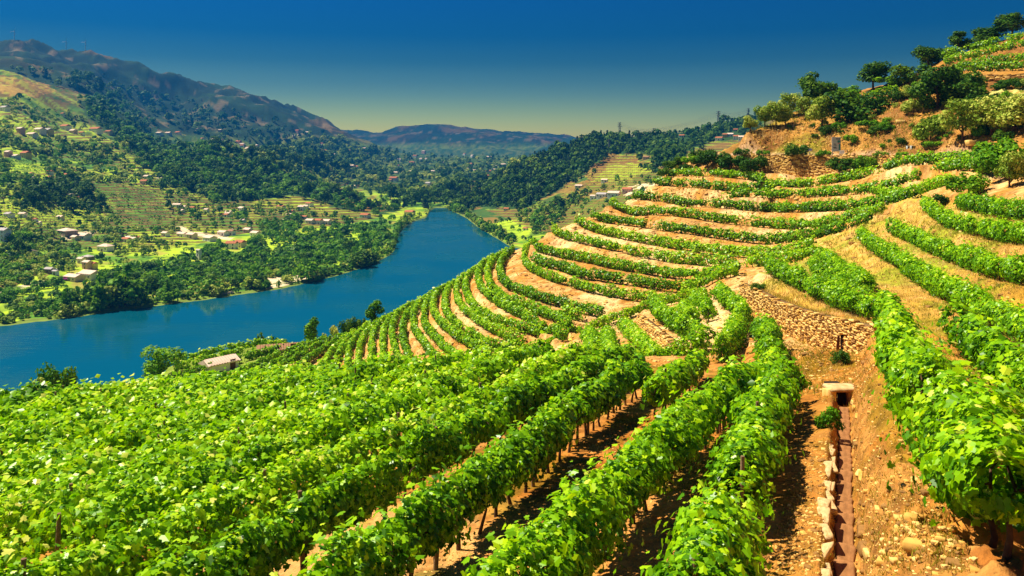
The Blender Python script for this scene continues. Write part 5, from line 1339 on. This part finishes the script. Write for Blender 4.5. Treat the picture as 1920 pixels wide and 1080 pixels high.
link('lintel', mesh_np('lintel', rock_verts(36)[0] * np.array([1.1, 0.26, 0.12]) + np.array([0, 0.2, 0.33]), rock_verts(36)[1], [M_STONE]), root)

# loose stones and dry grass
def scatter_near(n_, poly, ymin, ymax, seed):
    r = np.random.default_rng(seed); out_ = []
    xs_ = [p[0] for p in poly]; ysp = [p[1] for p in poly]
    px = r.uniform(min(xs_), max(xs_), n_ * 3); py = r.uniform(min(ysp), max(ysp), n_ * 3)
    ok = in_poly(px, py, poly)
    for a, b_ in zip(px[ok][:n_], py[ok][:n_]):
        p = near_at(a, b_, 8)
        if ymin < p[1] < ymax:
            q_ = p.copy(); j = r.uniform(-0.03, 0.03, 2) * p[1] * 0.3; q_[0] += j[0]; q_[1] += j[1]; q_[2] = near_z(q_[0], q_[1]); out_.append(q_)
    return np.array(out_)
pb = [scatter_near(1500, [(1600,1080),(1600,760),(1630,690),(1660,740),(1720,860),(1830,1080)], 8, 45, 1), scatter_near(1500, [(1440,1080),(1500,880),(1570,780),(1580,1080)], 8, 45, 2), scatter_near(1500, [(1000,940),(1190,770),(1330,720),(1460,680),(1440,780),(1250,960),(1100,1080),(780,1080)], 8, 55, 3), scatter_near(2600, [(1480,500),(1640,420),(1920,420),(1920,780),(1760,700),(1640,640),(1560,600)], 25, 125, 4), scatter_near(1500, [(960,690),(1200,600),(1400,560),(1560,690),(1400,700)], 40, 100, 5), scatter_near(1500, [(1400,240),(1650,215),(1850,270),(1700,296),(1400,290)], 90, 190, 6)]
pb.append(scatter_near(1600, [(1440,690),(1470,640),(1640,650),(1650,760),(1560,760)], 30, 75, 7)); sp_ = scatter_near(9000, [(1260,330),(1500,345),(1700,320),(1700,400),(1540,470),(1300,560),(1000,690),(560,710),(700,610),(960,480),(1130,395)], 75, 185, 8)
Dr, _, _ = near_dist([r_.line for r_ in SPUR + EDGE], sp_[:, 0], sp_[:, 1], 2.0); pb.append(sp_[Dr > 0.9])
pb = np.vstack(pb); rg = np.random.default_rng(3)
Vs, Fs, mi, o_ = [], [], [], 0
for p in pb:
    k = rg.integers(6); V, Fq = ROCKS[k]; s_ = max(0.028, 0.0011 * p[1]) * rg.lognormal(0, 0.55)
    a = rg.random() * 6.28; c_, s2 = math.cos(a), math.sin(a); V = V * np.array([s_ * 1.3, s_, s_ * 0.7])
    V = np.stack([V[:, 0] * c_ - V[:, 1] * s2, V[:, 0] * s2 + V[:, 1] * c_, V[:, 2]], 1) + p
    Vs.append(V); Fs.append(Fq + o_); o_ += len(V); mi.append(np.full(len(Fq), (k + rg.integers(2)) % 3))
o = link('gravel', mesh_np('gravel', np.vstack(Vs), np.vstack(Fs), [M_STONE, M_STONE2, M_STONE3], mat_index=np.concatenate(mi))); tag(o, 'loose stones lying on the banks and paths', 'gravel', kind='stuff')

gp = [scatter_near(9000, [(1480,500),(1640,400),(1760,375),(1920,370),(1920,800),(1800,720),(1640,640),(1560,600),(1400,545)], 20, 125, 11), scatter_near(3200, [(1600,1080),(1600,760),(1630,690),(1660,740),(1720,860),(1830,1080)], 8, 45, 12), scatter_near(1800, [(1440,1080),(1500,880),(1570,780),(1580,1080)], 8, 45, 13), scatter_near(3500, [(1000,940),(1190,770),(1330,720),(1460,680),(1440,780),(1250,960),(1100,1080),(780,1080)], 8, 55, 14), scatter_near(2500, [(1400,240),(1500,215),(1650,190),(1850,200),(1920,240),(1700,296),(1400,290)], 90, 195, 15), scatter_near(2000, [(1380,530),(1420,530),(1640,600),(1640,625),(1540,605),(1420,560)], 40, 90, 16)]
gp.append(scatter_near(2500, [(1440,690),(1470,640),(1640,650),(1650,760),(1560,760)], 30, 75, 17)); sg_ = scatter_near(5000, [(1260,330),(1500,345),(1700,320),(1700,400),(1540,470),(1300,560),(1000,690),(560,710),(700,610),(960,480),(1130,395)], 75, 185, 18); gp.append(sg_[fbm(sg_[:, 0] / 7, sg_[:, 1] / 7, 19, 2) > 0.52])
gp = np.vstack(gp)
gp = np.repeat(gp, 3, axis=0); r = np.random.default_rng(4); n_ = len(gp)
gs = np.maximum(0.09, np.where(gp[:, 1] < 26, 0.004, 0.0045) * gp[:, 1]) * r.uniform(0.5, 1.3, n_)
gp = gp + np.stack([r.normal(0, 1, n_), r.normal(0, 1, n_), np.zeros(n_)], 1) * gs[:, None] * 0.35
T_BL = np.array([(0, -0.09, 0), (0, 0.09, 0), (1, 0, 0.0)])
tipv = np.stack([r.normal(0, 0.45, n_), r.normal(0, 0.45, n_), np.ones(n_)], 1); nn = np.stack([r.normal(0, 1, n_), r.normal(0, 1, n_), r.normal(0, 0.3, n_)], 1)
clump = fbm(gp[:, 0] / 3.0, gp[:, 1] / 3.0, 91, 3)
V, Fs, a = leaves(gp - np.array([0, 0, 0.04]), nn, gs, T_BL, np.array([[0, 1, 2]]), tip=tipv, rnd=np.clip(1.35 - clump * 1.7 + r.normal(0, 0.18, n_), 0, 1))
o = link('dry_grass', mesh_np('dry_grass', V, Fs, [M_GRASS], {'rnd': ('FACE', a)})); tag(o, 'dry yellow grass on the slopes and banks', 'grass', kind='stuff')

# ------------------------------------------------------------------ road signs
M_WHITE = plain_mat('sign_white', (0.80, 0.80, 0.78), (0.72, 0.72, 0.70), 2, rough=0.5); M_BLUE = plain_mat('sign_blue', (0.02, 0.10, 0.45), (0.02, 0.09, 0.40), 2, rough=0.5)
M_TEAL = plain_mat('sign_teal', (0.03, 0.22, 0.20), (0.03, 0.18, 0.17), 2); M_RED = plain_mat('sign_red', (0.5, 0.06, 0.03), (0.45, 0.05, 0.03), 2); M_METAL = plain_mat('grey_metal', (0.25, 0.25, 0.26), (0.18, 0.18, 0.19), 4, rough=0.5); M_INK = plain_mat('sign_ink', (0.03, 0.04, 0.05), (0.02, 0.02, 0.03), 3); M_GREYP = plain_mat('sign_panel', (0.46, 0.50, 0.48), (0.38, 0.42, 0.40), 2)
def sign_at(px, dy=0.0):
    d = float(np.interp(px, [1400, 1480, 1560, 1640, 1700, 1780], [166, 157, 150, 141, 133, 122])) + dy
    return np.array([(px - CX) / F * d, d, ROAD_Z]), d
p, d = sign_at(1568, 4.2); k = d / F
root = empty('billboard', tuple(p)); tag(root, 'tall grey two legged information board beside the road', 'billboard')
z0, z1 = (HY - 284) * k - p[2], (HY - 257) * k - p[2]; w = 8.2 * k
link('panel', box_mesh('panel', -w, w, -0.05, 0.05, z0, z1, M_GREYP, 0.01), root)
for s_ in (-1, 1): link('leg', box_mesh('leg', s_ * w * 0.85 - 0.06, s_ * w * 0.85 + 0.06, -0.04, 0.06, -0.3, z0, M_METAL), root)
hh = z1 - z0
for i, (x0, x1, a0, a1, m_) in enumerate(((0.25, 0.95, 0.62, 0.78, M_TEAL), (0.55, 0.95, 0.10, 0.52, M_TEAL), (-0.1, 0.9, 0.84, 0.90, M_INK), (0.3, 0.9, 0.55, 0.60, M_RED), (-0.6, -0.1, 0.50, 0.54, M_INK), (-0.5, 0.1, 0.42, 0.46, M_INK), (-0.7, 0.0, 0.26, 0.32, M_INK), (-0.6, 0.1, 0.20, 0.23, M_INK))):
    link('printed_block', box_mesh('printed_block', x0 * w, x1 * w, -0.062, -0.052, z0 + a0 * hh, z0 + a1 * hh, m_), root)
p, d = sign_at(1516, 3.6); k = d / F
root = empty('direction_sign', tuple(p)); tag(root, 'white arrow shaped direction sign with blue marks on two posts', 'sign')
zc = (HY - 280.5) * k - p[2]; w = 7.2 * k; h_ = 3.0 * k
bm = bmesh.new(); outl = [(-w, -h_), (w * 0.72, -h_), (w, 0), (w * 0.72, h_), (-w, h_)]
fr_ = [bm.verts.new((x, -0.02, zc + z)) for x, z in outl]; bk = [bm.verts.new((x, 0.02, zc + z)) for x, z in outl]
bm.faces.new(fr_); bm.faces.new(bk[::-1])
for i in range(5): bm.faces.new((fr_[i], bk[i], bk[(i + 1) % 5], fr_[(i + 1) % 5]))
bmesh.ops.recalc_face_normals(bm, faces=bm.faces[:]); me = bpy.data.meshes.new('arrow_panel'); bm.to_mesh(me); bm.free(); me.materials.append(M_WHITE); link('arrow_panel', me, root)
for x0, x1 in ((-0.85, -0.6), (-0.5, -0.3), (-0.2, 0.05), (0.12, 0.3)): link('blue_mark', box_mesh('blue_mark', x0 * w, x1 * w, -0.034, -0.024, zc - h_ * 0.45, zc + h_ * 0.45, M_BLUE), root)
link('blue_tip', box_mesh('blue_tip', w * 0.5, w * 0.78, -0.034, -0.024, zc - h_ * 0.6, zc + h_ * 0.6, M_BLUE), root)
for s_ in (-0.6, 0.3): link('post', box_mesh('post', s_ * w - 0.05, s_ * w + 0.05, 0.022, 0.10, -0.3, zc + h_ * 0.6, M_METAL), root)
p, d = sign_at(1579, 3.4); k = d / F
root = empty('road_sign', tuple(p)); tag(root, 'small plain white sign right of the tall billboard', 'sign')
link('panel', box_mesh('panel', -4.2 * k, 4.2 * k, -0.03, 0.03, (HY - 288.5) * k - p[2], (HY - 282) * k - p[2], M_WHITE, 0.01), root); link('post', box_mesh('post', -0.05, 0.05, 0.032, 0.1, -0.3, (HY - 283) * k - p[2], M_METAL), root)
for px, lab in ((1703, 'left one of two small dark square boxes by the road'), (1710.5, 'right one of two small dark square boxes by the road')):
    q_ = near_at(px, 279, 40); k = q_[1] / F
    root = empty('utility_box', tuple(q_)); tag(root, lab, 'box', 'square boxes by the road')
    link('case', box_mesh('case', -2.9 * k, 2.9 * k, -0.3, 0.3, -0.2, 5.2 * k, M_GREYP, 0.03), root); link('door', box_mesh('door', -2.3 * k, 2.3 * k, -0.33, -0.302, 0.7 * k, 4.6 * k, M_INK), root)

# ------------------------------------------------------------------ houses
WALLS = {'white': plain_mat('white_render', (0.86, 0.83, 0.77), (0.76, 0.72, 0.64), 0.6), 'cream': plain_mat('cream_render', (0.74, 0.62, 0.40), (0.62, 0.50, 0.30), 0.6), 'yellow': plain_mat('yellow_render', (0.72, 0.56, 0.16), (0.62, 0.46, 0.12), 0.6), 'stone': plain_mat('stone_render', (0.34, 0.27, 0.20), (0.22, 0.17, 0.12), 0.8), 'blue': plain_mat('blue_white_render', (0.52, 0.60, 0.72), (0.42, 0.50, 0.64), 0.6), 'pink': plain_mat('pink_render', (0.70, 0.40, 0.32), (0.60, 0.34, 0.26), 0.6)}
ROOFS = {'red': plain_mat('red_tile', (0.52, 0.17, 0.07), (0.36, 0.11, 0.045), 1.2), 'pale': plain_mat('pale_tile', (0.78, 0.60, 0.47), (0.64, 0.45, 0.33), 1.2), 'brown': plain_mat('brown_tile', (0.38, 0.20, 0.10), (0.26, 0.13, 0.06), 1.2), 'grey': plain_mat('grey_tile', (0.50, 0.44, 0.42), (0.38, 0.33, 0.31), 1.2)}
M_GLASS = plain_mat('window_glass', (0.02, 0.03, 0.05), (0.03, 0.04, 0.06), 2, rough=0.15, spec=0.6)
M_FRAME = plain_mat('window_frame', (0.66, 0.64, 0.60), (0.58, 0.56, 0.52), 2); M_DOOR = plain_mat('door_wood', (0.16, 0.08, 0.04), (0.10, 0.05, 0.03), 3)
WINM = box_mesh('window', -0.55, 0.55, -0.06, 0.05, -0.75, 0.75, M_FRAME); PANEM = box_mesh('pane', -0.43, 0.43, -0.09, -0.062, -0.63, 0.63, M_GLASS); DOORM = box_mesh('door', -0.55, 0.55, -0.07, 0.05, 0, 2.1, M_DOOR)
def roof_mesh(w, dp, z, rise, mat, hip=False, ov=0.35):
    x, y = w / 2 + ov, dp / 2 + ov; hx = x - (y if hip else 0.0); hx = max(hx, 0.2)
    V = [(-x, -y, z), (x, -y, z), (x, y, z), (-x, y, z), (-hx, 0, z + rise), (hx, 0, z + rise)]
    V += [(a, b_, c_ - 0.16) for a, b_, c_ in V[:4]]
    bm = bmesh.new(); vs = [bm.verts.new(v) for v in V]
    for f in ((0, 1, 5, 4), (2, 3, 4, 5), (1, 2, 5), (3, 0, 4), (0, 6, 7, 1), (1, 7, 8, 2), (2, 8, 9, 3), (3, 9, 6, 0), (6, 9, 8, 7)): bm.faces.new([vs[i] for i in f])
    me = bpy.data.meshes.new('roof'); bm.to_mesh(me); bm.free(); me.materials.append(mat); return me
def house(px, base, wp, hp, wall='white', roof='red', label='', rot=0.0, hip=False, group=None, depth=0.7, chimney=False, win=True, pos=None):
    p = far_at(px, base)[0] if pos is None else pos
    d = p[1]; w = wp / F * d; h = max(hp / F * d, 2.2); dp = min(w * depth, 11)
    rise = min(h * 0.32, dp * 0.28); hw = h - rise
    rot = rot - 0.55; w *= 0.95; root = empty('house', (p[0], p[1] + dp * 0.3, p[2] - 0.2), rot); tag(root, label, 'house', group)
    link('wall', box_mesh('wall', -w / 2, w / 2, -dp / 2, dp / 2, -3.0, hw, WALLS[wall]), root)
    rf = link('roof', roof_mesh(w, dp, hw + 0.16, rise, ROOFS[roof], hip), root)
    if chimney: link('chimney', box_mesh('chimney', w * 0.2 - 0.4, w * 0.2 + 0.4, -0.4, 0.4, hw + 0.1, hw + rise + 0.9, WALLS['white']), rf)
    if not win: return root
    st = max(1, int(round(hw / 3.0))); nw = max(1, int(w / 3.2)); fh = hw / st; sc = min(1.0, fh / 2.6)
    for f in range(st):
        for i in range(nw):
            x = (i + 0.5) / nw * w - w / 2; z = f * fh + fh * 0.55
            if f == 0 and i == nw // 2:
                o = link('door', DOORM, root, (x, -dp / 2, 0.05)); o.scale = (sc, 1, sc); continue
            o = link('window', WINM, root, (x, -dp / 2, z)); o.scale = (sc, 1, sc); link('pane', PANEM, o)
        o = link('window', WINM, root, (-w / 2, 0, f * fh + fh * 0.55)); o.rotation_euler = (0, 0, -math.pi / 2); o.scale = (sc, 1, sc); link('pane', PANEM, o)
    return root
for i, (px, b_, wp, hp, wc, rc, lab, rot, hip) in enumerate(HOUSES): house(px, b_, wp, hp, wc, rc, lab, rot, hip, chimney=(i % 3 == 0))
r = np.random.default_rng(12)
for k in range(90):
    c = [(395,265,22,8),(458,277,18,6),(510,296,25,6),(570,298,25,7),(650,300,40,10),(700,320,40,14),(780,308,50,12),(860,300,60,12),(930,318,40,10),(560,262,50,10)][k % 10]
    px, py = r.normal(c[0], c[2]), r.normal(c[1], c[3])
    p = far_at(px, py)[0]
    if p[1] < 1350 or p[1] > 5200: continue
    house(px, py, r.uniform(6, 11), r.uniform(4, 6.5), ['white','white','cream','pink'][r.integers(4)], ['red','pale','pale'][r.integers(3)], 'tiny pale house scattered in the hazy valley below the mountains', r.uniform(-.4, .4), group='far valley houses', win=(k % 2 == 0))
for k in range(46):
    c = [(60,330,22,8),(150,372,16,6),(60,412,22,7),(275,345,20,6),(345,396,26,5),(445,405,22,6),(535,408,22,4),(240,450,24,5),(70,476,26,6),(560,392,26,4)][k % 10]
    px, py = r.normal(c[0], c[2]), r.normal(c[1], c[3])
    if px < 2 or px > 640: continue
    p = far_at(px, py)[0]
    if p[1] < 480 or p[1] > 1800: continue
    house(px, py, r.uniform(9, 16), r.uniform(6, 9), ['white','white','cream','white'][r.integers(4)], ['red','pale','pale'][r.integers(3)], 'small white house scattered over the terraced far hillside', r.uniform(-.3, .5), group='scattered houses of the far hillside')
# magenta bush
M_MAG = leaf_mat('magenta_blossom', [(0.0, (0.20, 0.01, 0.10)), (0.5, (0.45, 0.03, 0.28)), (1.0, (0.65, 0.10, 0.45))])
PROTO['magenta'] = [make_proto('shrub', M_MAG, 300, 260, 0.16)] * 3
p = far_at(119, 526)[0]; put_tree('bush', 'magenta', tuple(p), 10 / F * p[1], 15 / F * p[1], 'magenta flowering bush beside the riverside houses', 'bush')

# tiled shed in the lower vineyard, with its longer wing
def near_house(px, d, wp, hp, wall, roof, label, rot, depth, zbase):
    p = np.array([(px - CX) / F * d, d, zbase]); w = wp / F * d; h = hp / F * d
    root = empty('shed', tuple(p), rot); tag(root, label, 'shed')
    rise = depth * 0.26; hw = h - rise
    link('wall', box_mesh('wall', -w / 2, w / 2, -depth / 2, depth / 2, -2.5, hw, WALLS[wall]), root)
    g = bpy.data.meshes.new('gable'); g.from_pydata([(s_ * w / 2, y, z) for s_ in (-1, 1) for y, z in ((-depth / 2, hw), (depth / 2, hw), (0, hw + rise))], [], [(0, 1, 2), (3, 5, 4)]); g.materials.append(WALLS[wall]); link('gable', g, root)
    rf = link('roof', roof_mesh(w, depth, hw + 0.16, rise, ROOFS[roof], False, 0.3), root)
    # tile courses
    nt_ = int(w / 0.45); sl = math.hypot(depth / 2 + 0.3, rise); tm_ = bpy.data.meshes.get('tile_' + roof) or box_mesh('tile_' + roof, -0.16, 0.16, -0.5, 0.5, 0.0, 0.07, ROOFS[roof], 0.02)
    for i in range(nt_):
        x = -w / 2 + (i + 0.5) * w / nt_
        for s_ in (-1, 1):
            o = link('tile', tm_, rf, (x, s_ * (depth / 4 + 0.15), hw + 0.16 + rise / 2 + 0.02)); o.rotation_euler = (-s_ * math.atan2(rise, depth / 2 + 0.3), 0, 0); o.scale = (1, sl * 0.98, 1)
    o = link('door', DOORM, root, (w * 0.3, -depth / 2 - 0.01, -0.2)); o.scale = (0.9, 1, 0.85)
    return root
zs = lambda px, d: near_z((px - CX) / F * d, d)
near_house(412, 139, 58, 20, 'white', 'pale', 'long low shed with pale tiled roof and white gable wall', 0.85, 3.0, zs(415, 139) - 0.1)
near_house(525, 150, 78, 12, 'stone', 'brown', 'longer brown tiled shed behind the white gabled shed', 0.3, 3.0, zs(525, 150) + 0.2)
near_house(500, 92, 160, 21, 'pink', 'red', 'long red tiled shed roof just behind the foreground vines', 0.05, 3.0, (HY - 722) / F * 92)

# ------------------------------------------------------------------ pylons, cables, turbines, cars
M_STEEL = plain_mat('pylon_steel', (0.16, 0.17, 0.19), (0.12, 0.13, 0.15), 1); M_TURB = plain_mat('turbine_white', (0.62, 0.64, 0.66), (0.55, 0.57, 0.60), 1)
def beams(name, segs_, th, mat, root):
    V, Fq = merge([tube_mesh([a, b_], [th, th], 4) for a, b_ in segs_]); return link(name, mesh_np(name, V, Fq, [mat]), root)
def crest(px, py):
    p, j = far_at(px, py); return p
PY = []
for px, b_, t, lab in ((1162, 258, 229, 'tallest steel lattice pylon, at the left on the ridge'), (1226, 259, 240, 'second steel lattice pylon from the left on the ridge'), (1347, 236, 208, 'third steel lattice pylon from the left on the ridge'), (1403, 226, 203, 'steel lattice pylon nearest to the hill of olive trees'), (1142, 281, 261, 'reddish lattice pylon standing below the ridge line')):
    p = crest(px, b_); d = p[1]; H = (HY - t) / F * d - p[2]; bw = 0.09 * H
    root = empty('pylon', tuple(p)); tag(root, lab, 'pylon'); th = 0.16 * d / 1000
    pt = lambda s_, q_, z: (s_ * bw * (1 - 0.82 * z), q_ * bw * (1 - 0.82 * z), z * H)
    for s_ in (-1, 1):
        for q_ in (-1, 1): beams('leg', [(pt(s_, q_, -0.04), pt(s_, q_, 1.0))], th * 1.3, M_STEEL, root)
    segs_ = []
    for i in range(7):
        z0, z1 = i / 7.5, (i + 1) / 7.5
        for q_ in (-1, 1): segs_ += [(pt(-1, q_, z0), pt(1, q_, z1)), (pt(1, q_, z0), pt(-1, q_, z1))]
        for s_ in (-1, 1): segs_ += [(pt(s_, -1, z0), pt(s_, 1, z1))]
    beams('lattice', segs_, th * 0.7, M_STEEL, root)
    for z in (0.70, 0.82, 0.94):
        L = bw * 1.7; beams('cross_arm', [((-L, 0, z * H), (L, 0, z * H)), ((-L, 0, z * H), (0, 0, z * H + 0.05 * H)), ((L, 0, z * H), (0, 0, z * H + 0.05 * H))], th, M_STEEL, root)
    PY.append((p, H, bw * 1.7))
for i, (a, b_) in enumerate(((0, 1), (1, 2), (2, 3))):
    for z in (0.70, 0.82, 0.94):
        for s_ in (-1, 1):
            A_ = PY[a][0] + np.array([s_ * PY[a][2], 0, z * PY[a][1]]); B_ = PY[b_][0] + np.array([s_ * PY[b_][2], 0, z * PY[b_][1]])
            t = np.linspace(0, 1, 13)[:, None]; path = A_ * (1 - t) + B_ * t; path[:, 2] -= (4 * t * (1 - t))[:, 0] * 5
            V, Fq = tube_mesh(path, [0.09] * 13, 4); o = link('power_cable', mesh_np('power_cable', V, Fq, [M_STEEL])); tag(o, ['thin power cable between the first and second ridge pylons', 'thin power cable between the second and third ridge pylons', 'thin power cable between the third pylon and the hill'][i], 'cable', 'power cables along the ridge')
for px, t, lab in ((28, 96, 'leftmost tiny wind turbine on the mountain crest'), (124, 104, 'middle tiny wind turbine on the mountain crest'), (160, 110, 'rightmost tiny wind turbine on the mountain crest')):
    i = int(np.argmin(np.abs(pxs - px))); j = int(np.argmin(PYG[i])); p = np.array([XG[i, j], YG[i, j], ZG[i, j]]); d = p[1]; H = 15 / F * d
    root = empty('wind_turbine', tuple(p)); tag(root, lab, 'wind turbine')
    V, Fq = tube_mesh([(0, 0, -4), (0, 0, H)], [0.045 * H, 0.025 * H], 8); link('tower', mesh_np('tower', V, Fq, [M_TURB]), root)
    link('nacelle', box_mesh('nacelle', -0.04 * H, 0.04 * H, -0.09 * H, 0.09 * H, H, H * 1.07, M_TURB, 0.01 * H), root)
    for k in range(3):
        a = 0.4 + k * 2.094; V, Fq = tube_mesh([(0, -0.11 * H, 1.035 * H), (math.sin(a) * 0.25 * H, -0.11 * H, 1.035 * H + math.cos(a) * 0.25 * H), (math.sin(a) * 0.5 * H, -0.11 * H, 1.035 * H + math.cos(a) * 0.5 * H)], [0.02 * H, 0.026 * H, 0.006 * H], 4); link('blade', mesh_np('blade', V, Fq, [M_TURB]), root)
for px, py, cm, lab in ((1333, 289, (0.02, 0.03, 0.09), 'dark blue car parked on the ridge road'), (1346, 289, (0.55, 0.03, 0.16), 'magenta car parked on the ridge road')):
    p = far_at(px, py)[0]; M_ = plain_mat('car_paint_' + lab.split()[0], cm, None, 1, rough=0.25, spec=0.6)
    root = empty('parked_car', tuple(p), 0.1); tag(root, lab, 'car')
    k = p[1] / F * 10 / 4.3
    prof = [(-2.15, 0.3), (2.15, 0.3), (2.15, 0.75), (1.2, 0.92), (0.65, 1.42), (-0.9, 1.45), (-1.6, 0.98), (-2.15, 0.9)]
    bm = bmesh.new(); A_ = [bm.verts.new((x, -0.85, z)) for x, z in prof]; B_ = [bm.verts.new((x, 0.85, z)) for x, z in prof]; bm.faces.new(A_); bm.faces.new(B_[::-1])
    for i in range(8): bm.faces.new((A_[i], B_[i], B_[(i + 1) % 8], A_[(i + 1) % 8]))
    bmesh.ops.recalc_face_normals(bm, faces=bm.faces[:]); me = bpy.data.meshes.new('body'); bm.to_mesh(me); bm.free(); me.materials.append(M_); link('body', me, root)
    link('window', box_mesh('window', -0.95, 0.65, -0.87, -0.856, 0.98, 1.33, M_GLASS), root)
    for x in (-1.35, 1.35):
        for y in (-0.8, 0.8): V, Fq = tube_mesh([(x, y - 0.1, 0.32), (x, y + 0.1, 0.32)], [0.32, 0.32], 10); link('wheel', mesh_np('wheel', V, Fq, [M_INK]), root)
    root.scale = (k, k, k)

# ------------------------------------------------------------------ air
m, nt, out = nodes_mat('haze_air')
vol = N(nt, 'ShaderNodeVolumePrincipled'); vol.inputs['Color'].default_value = HAZE_COL; vol.inputs['Density'].default_value = HAZE_DENS; vol.inputs['Anisotropy'].default_value = 0.2
nt.links.new(vol.outputs[0], out.inputs['Volume'])
zlo = min(float(ZG.min()), float(NZ.min()), RIVER) - 1.5; zhi = float(ZG.max()) + 40
xlo, xhi = float(XG.min()) - 50, float(XG.max()) + 50
me = box_mesh('haze', min(xlo, -1600), max(xhi, 1300), -400, float(YG.max()) + 60, zlo, zhi, m)
tag(link('haze', me), 'pale blue haze filling the valley air', 'haze', kind='stuff')
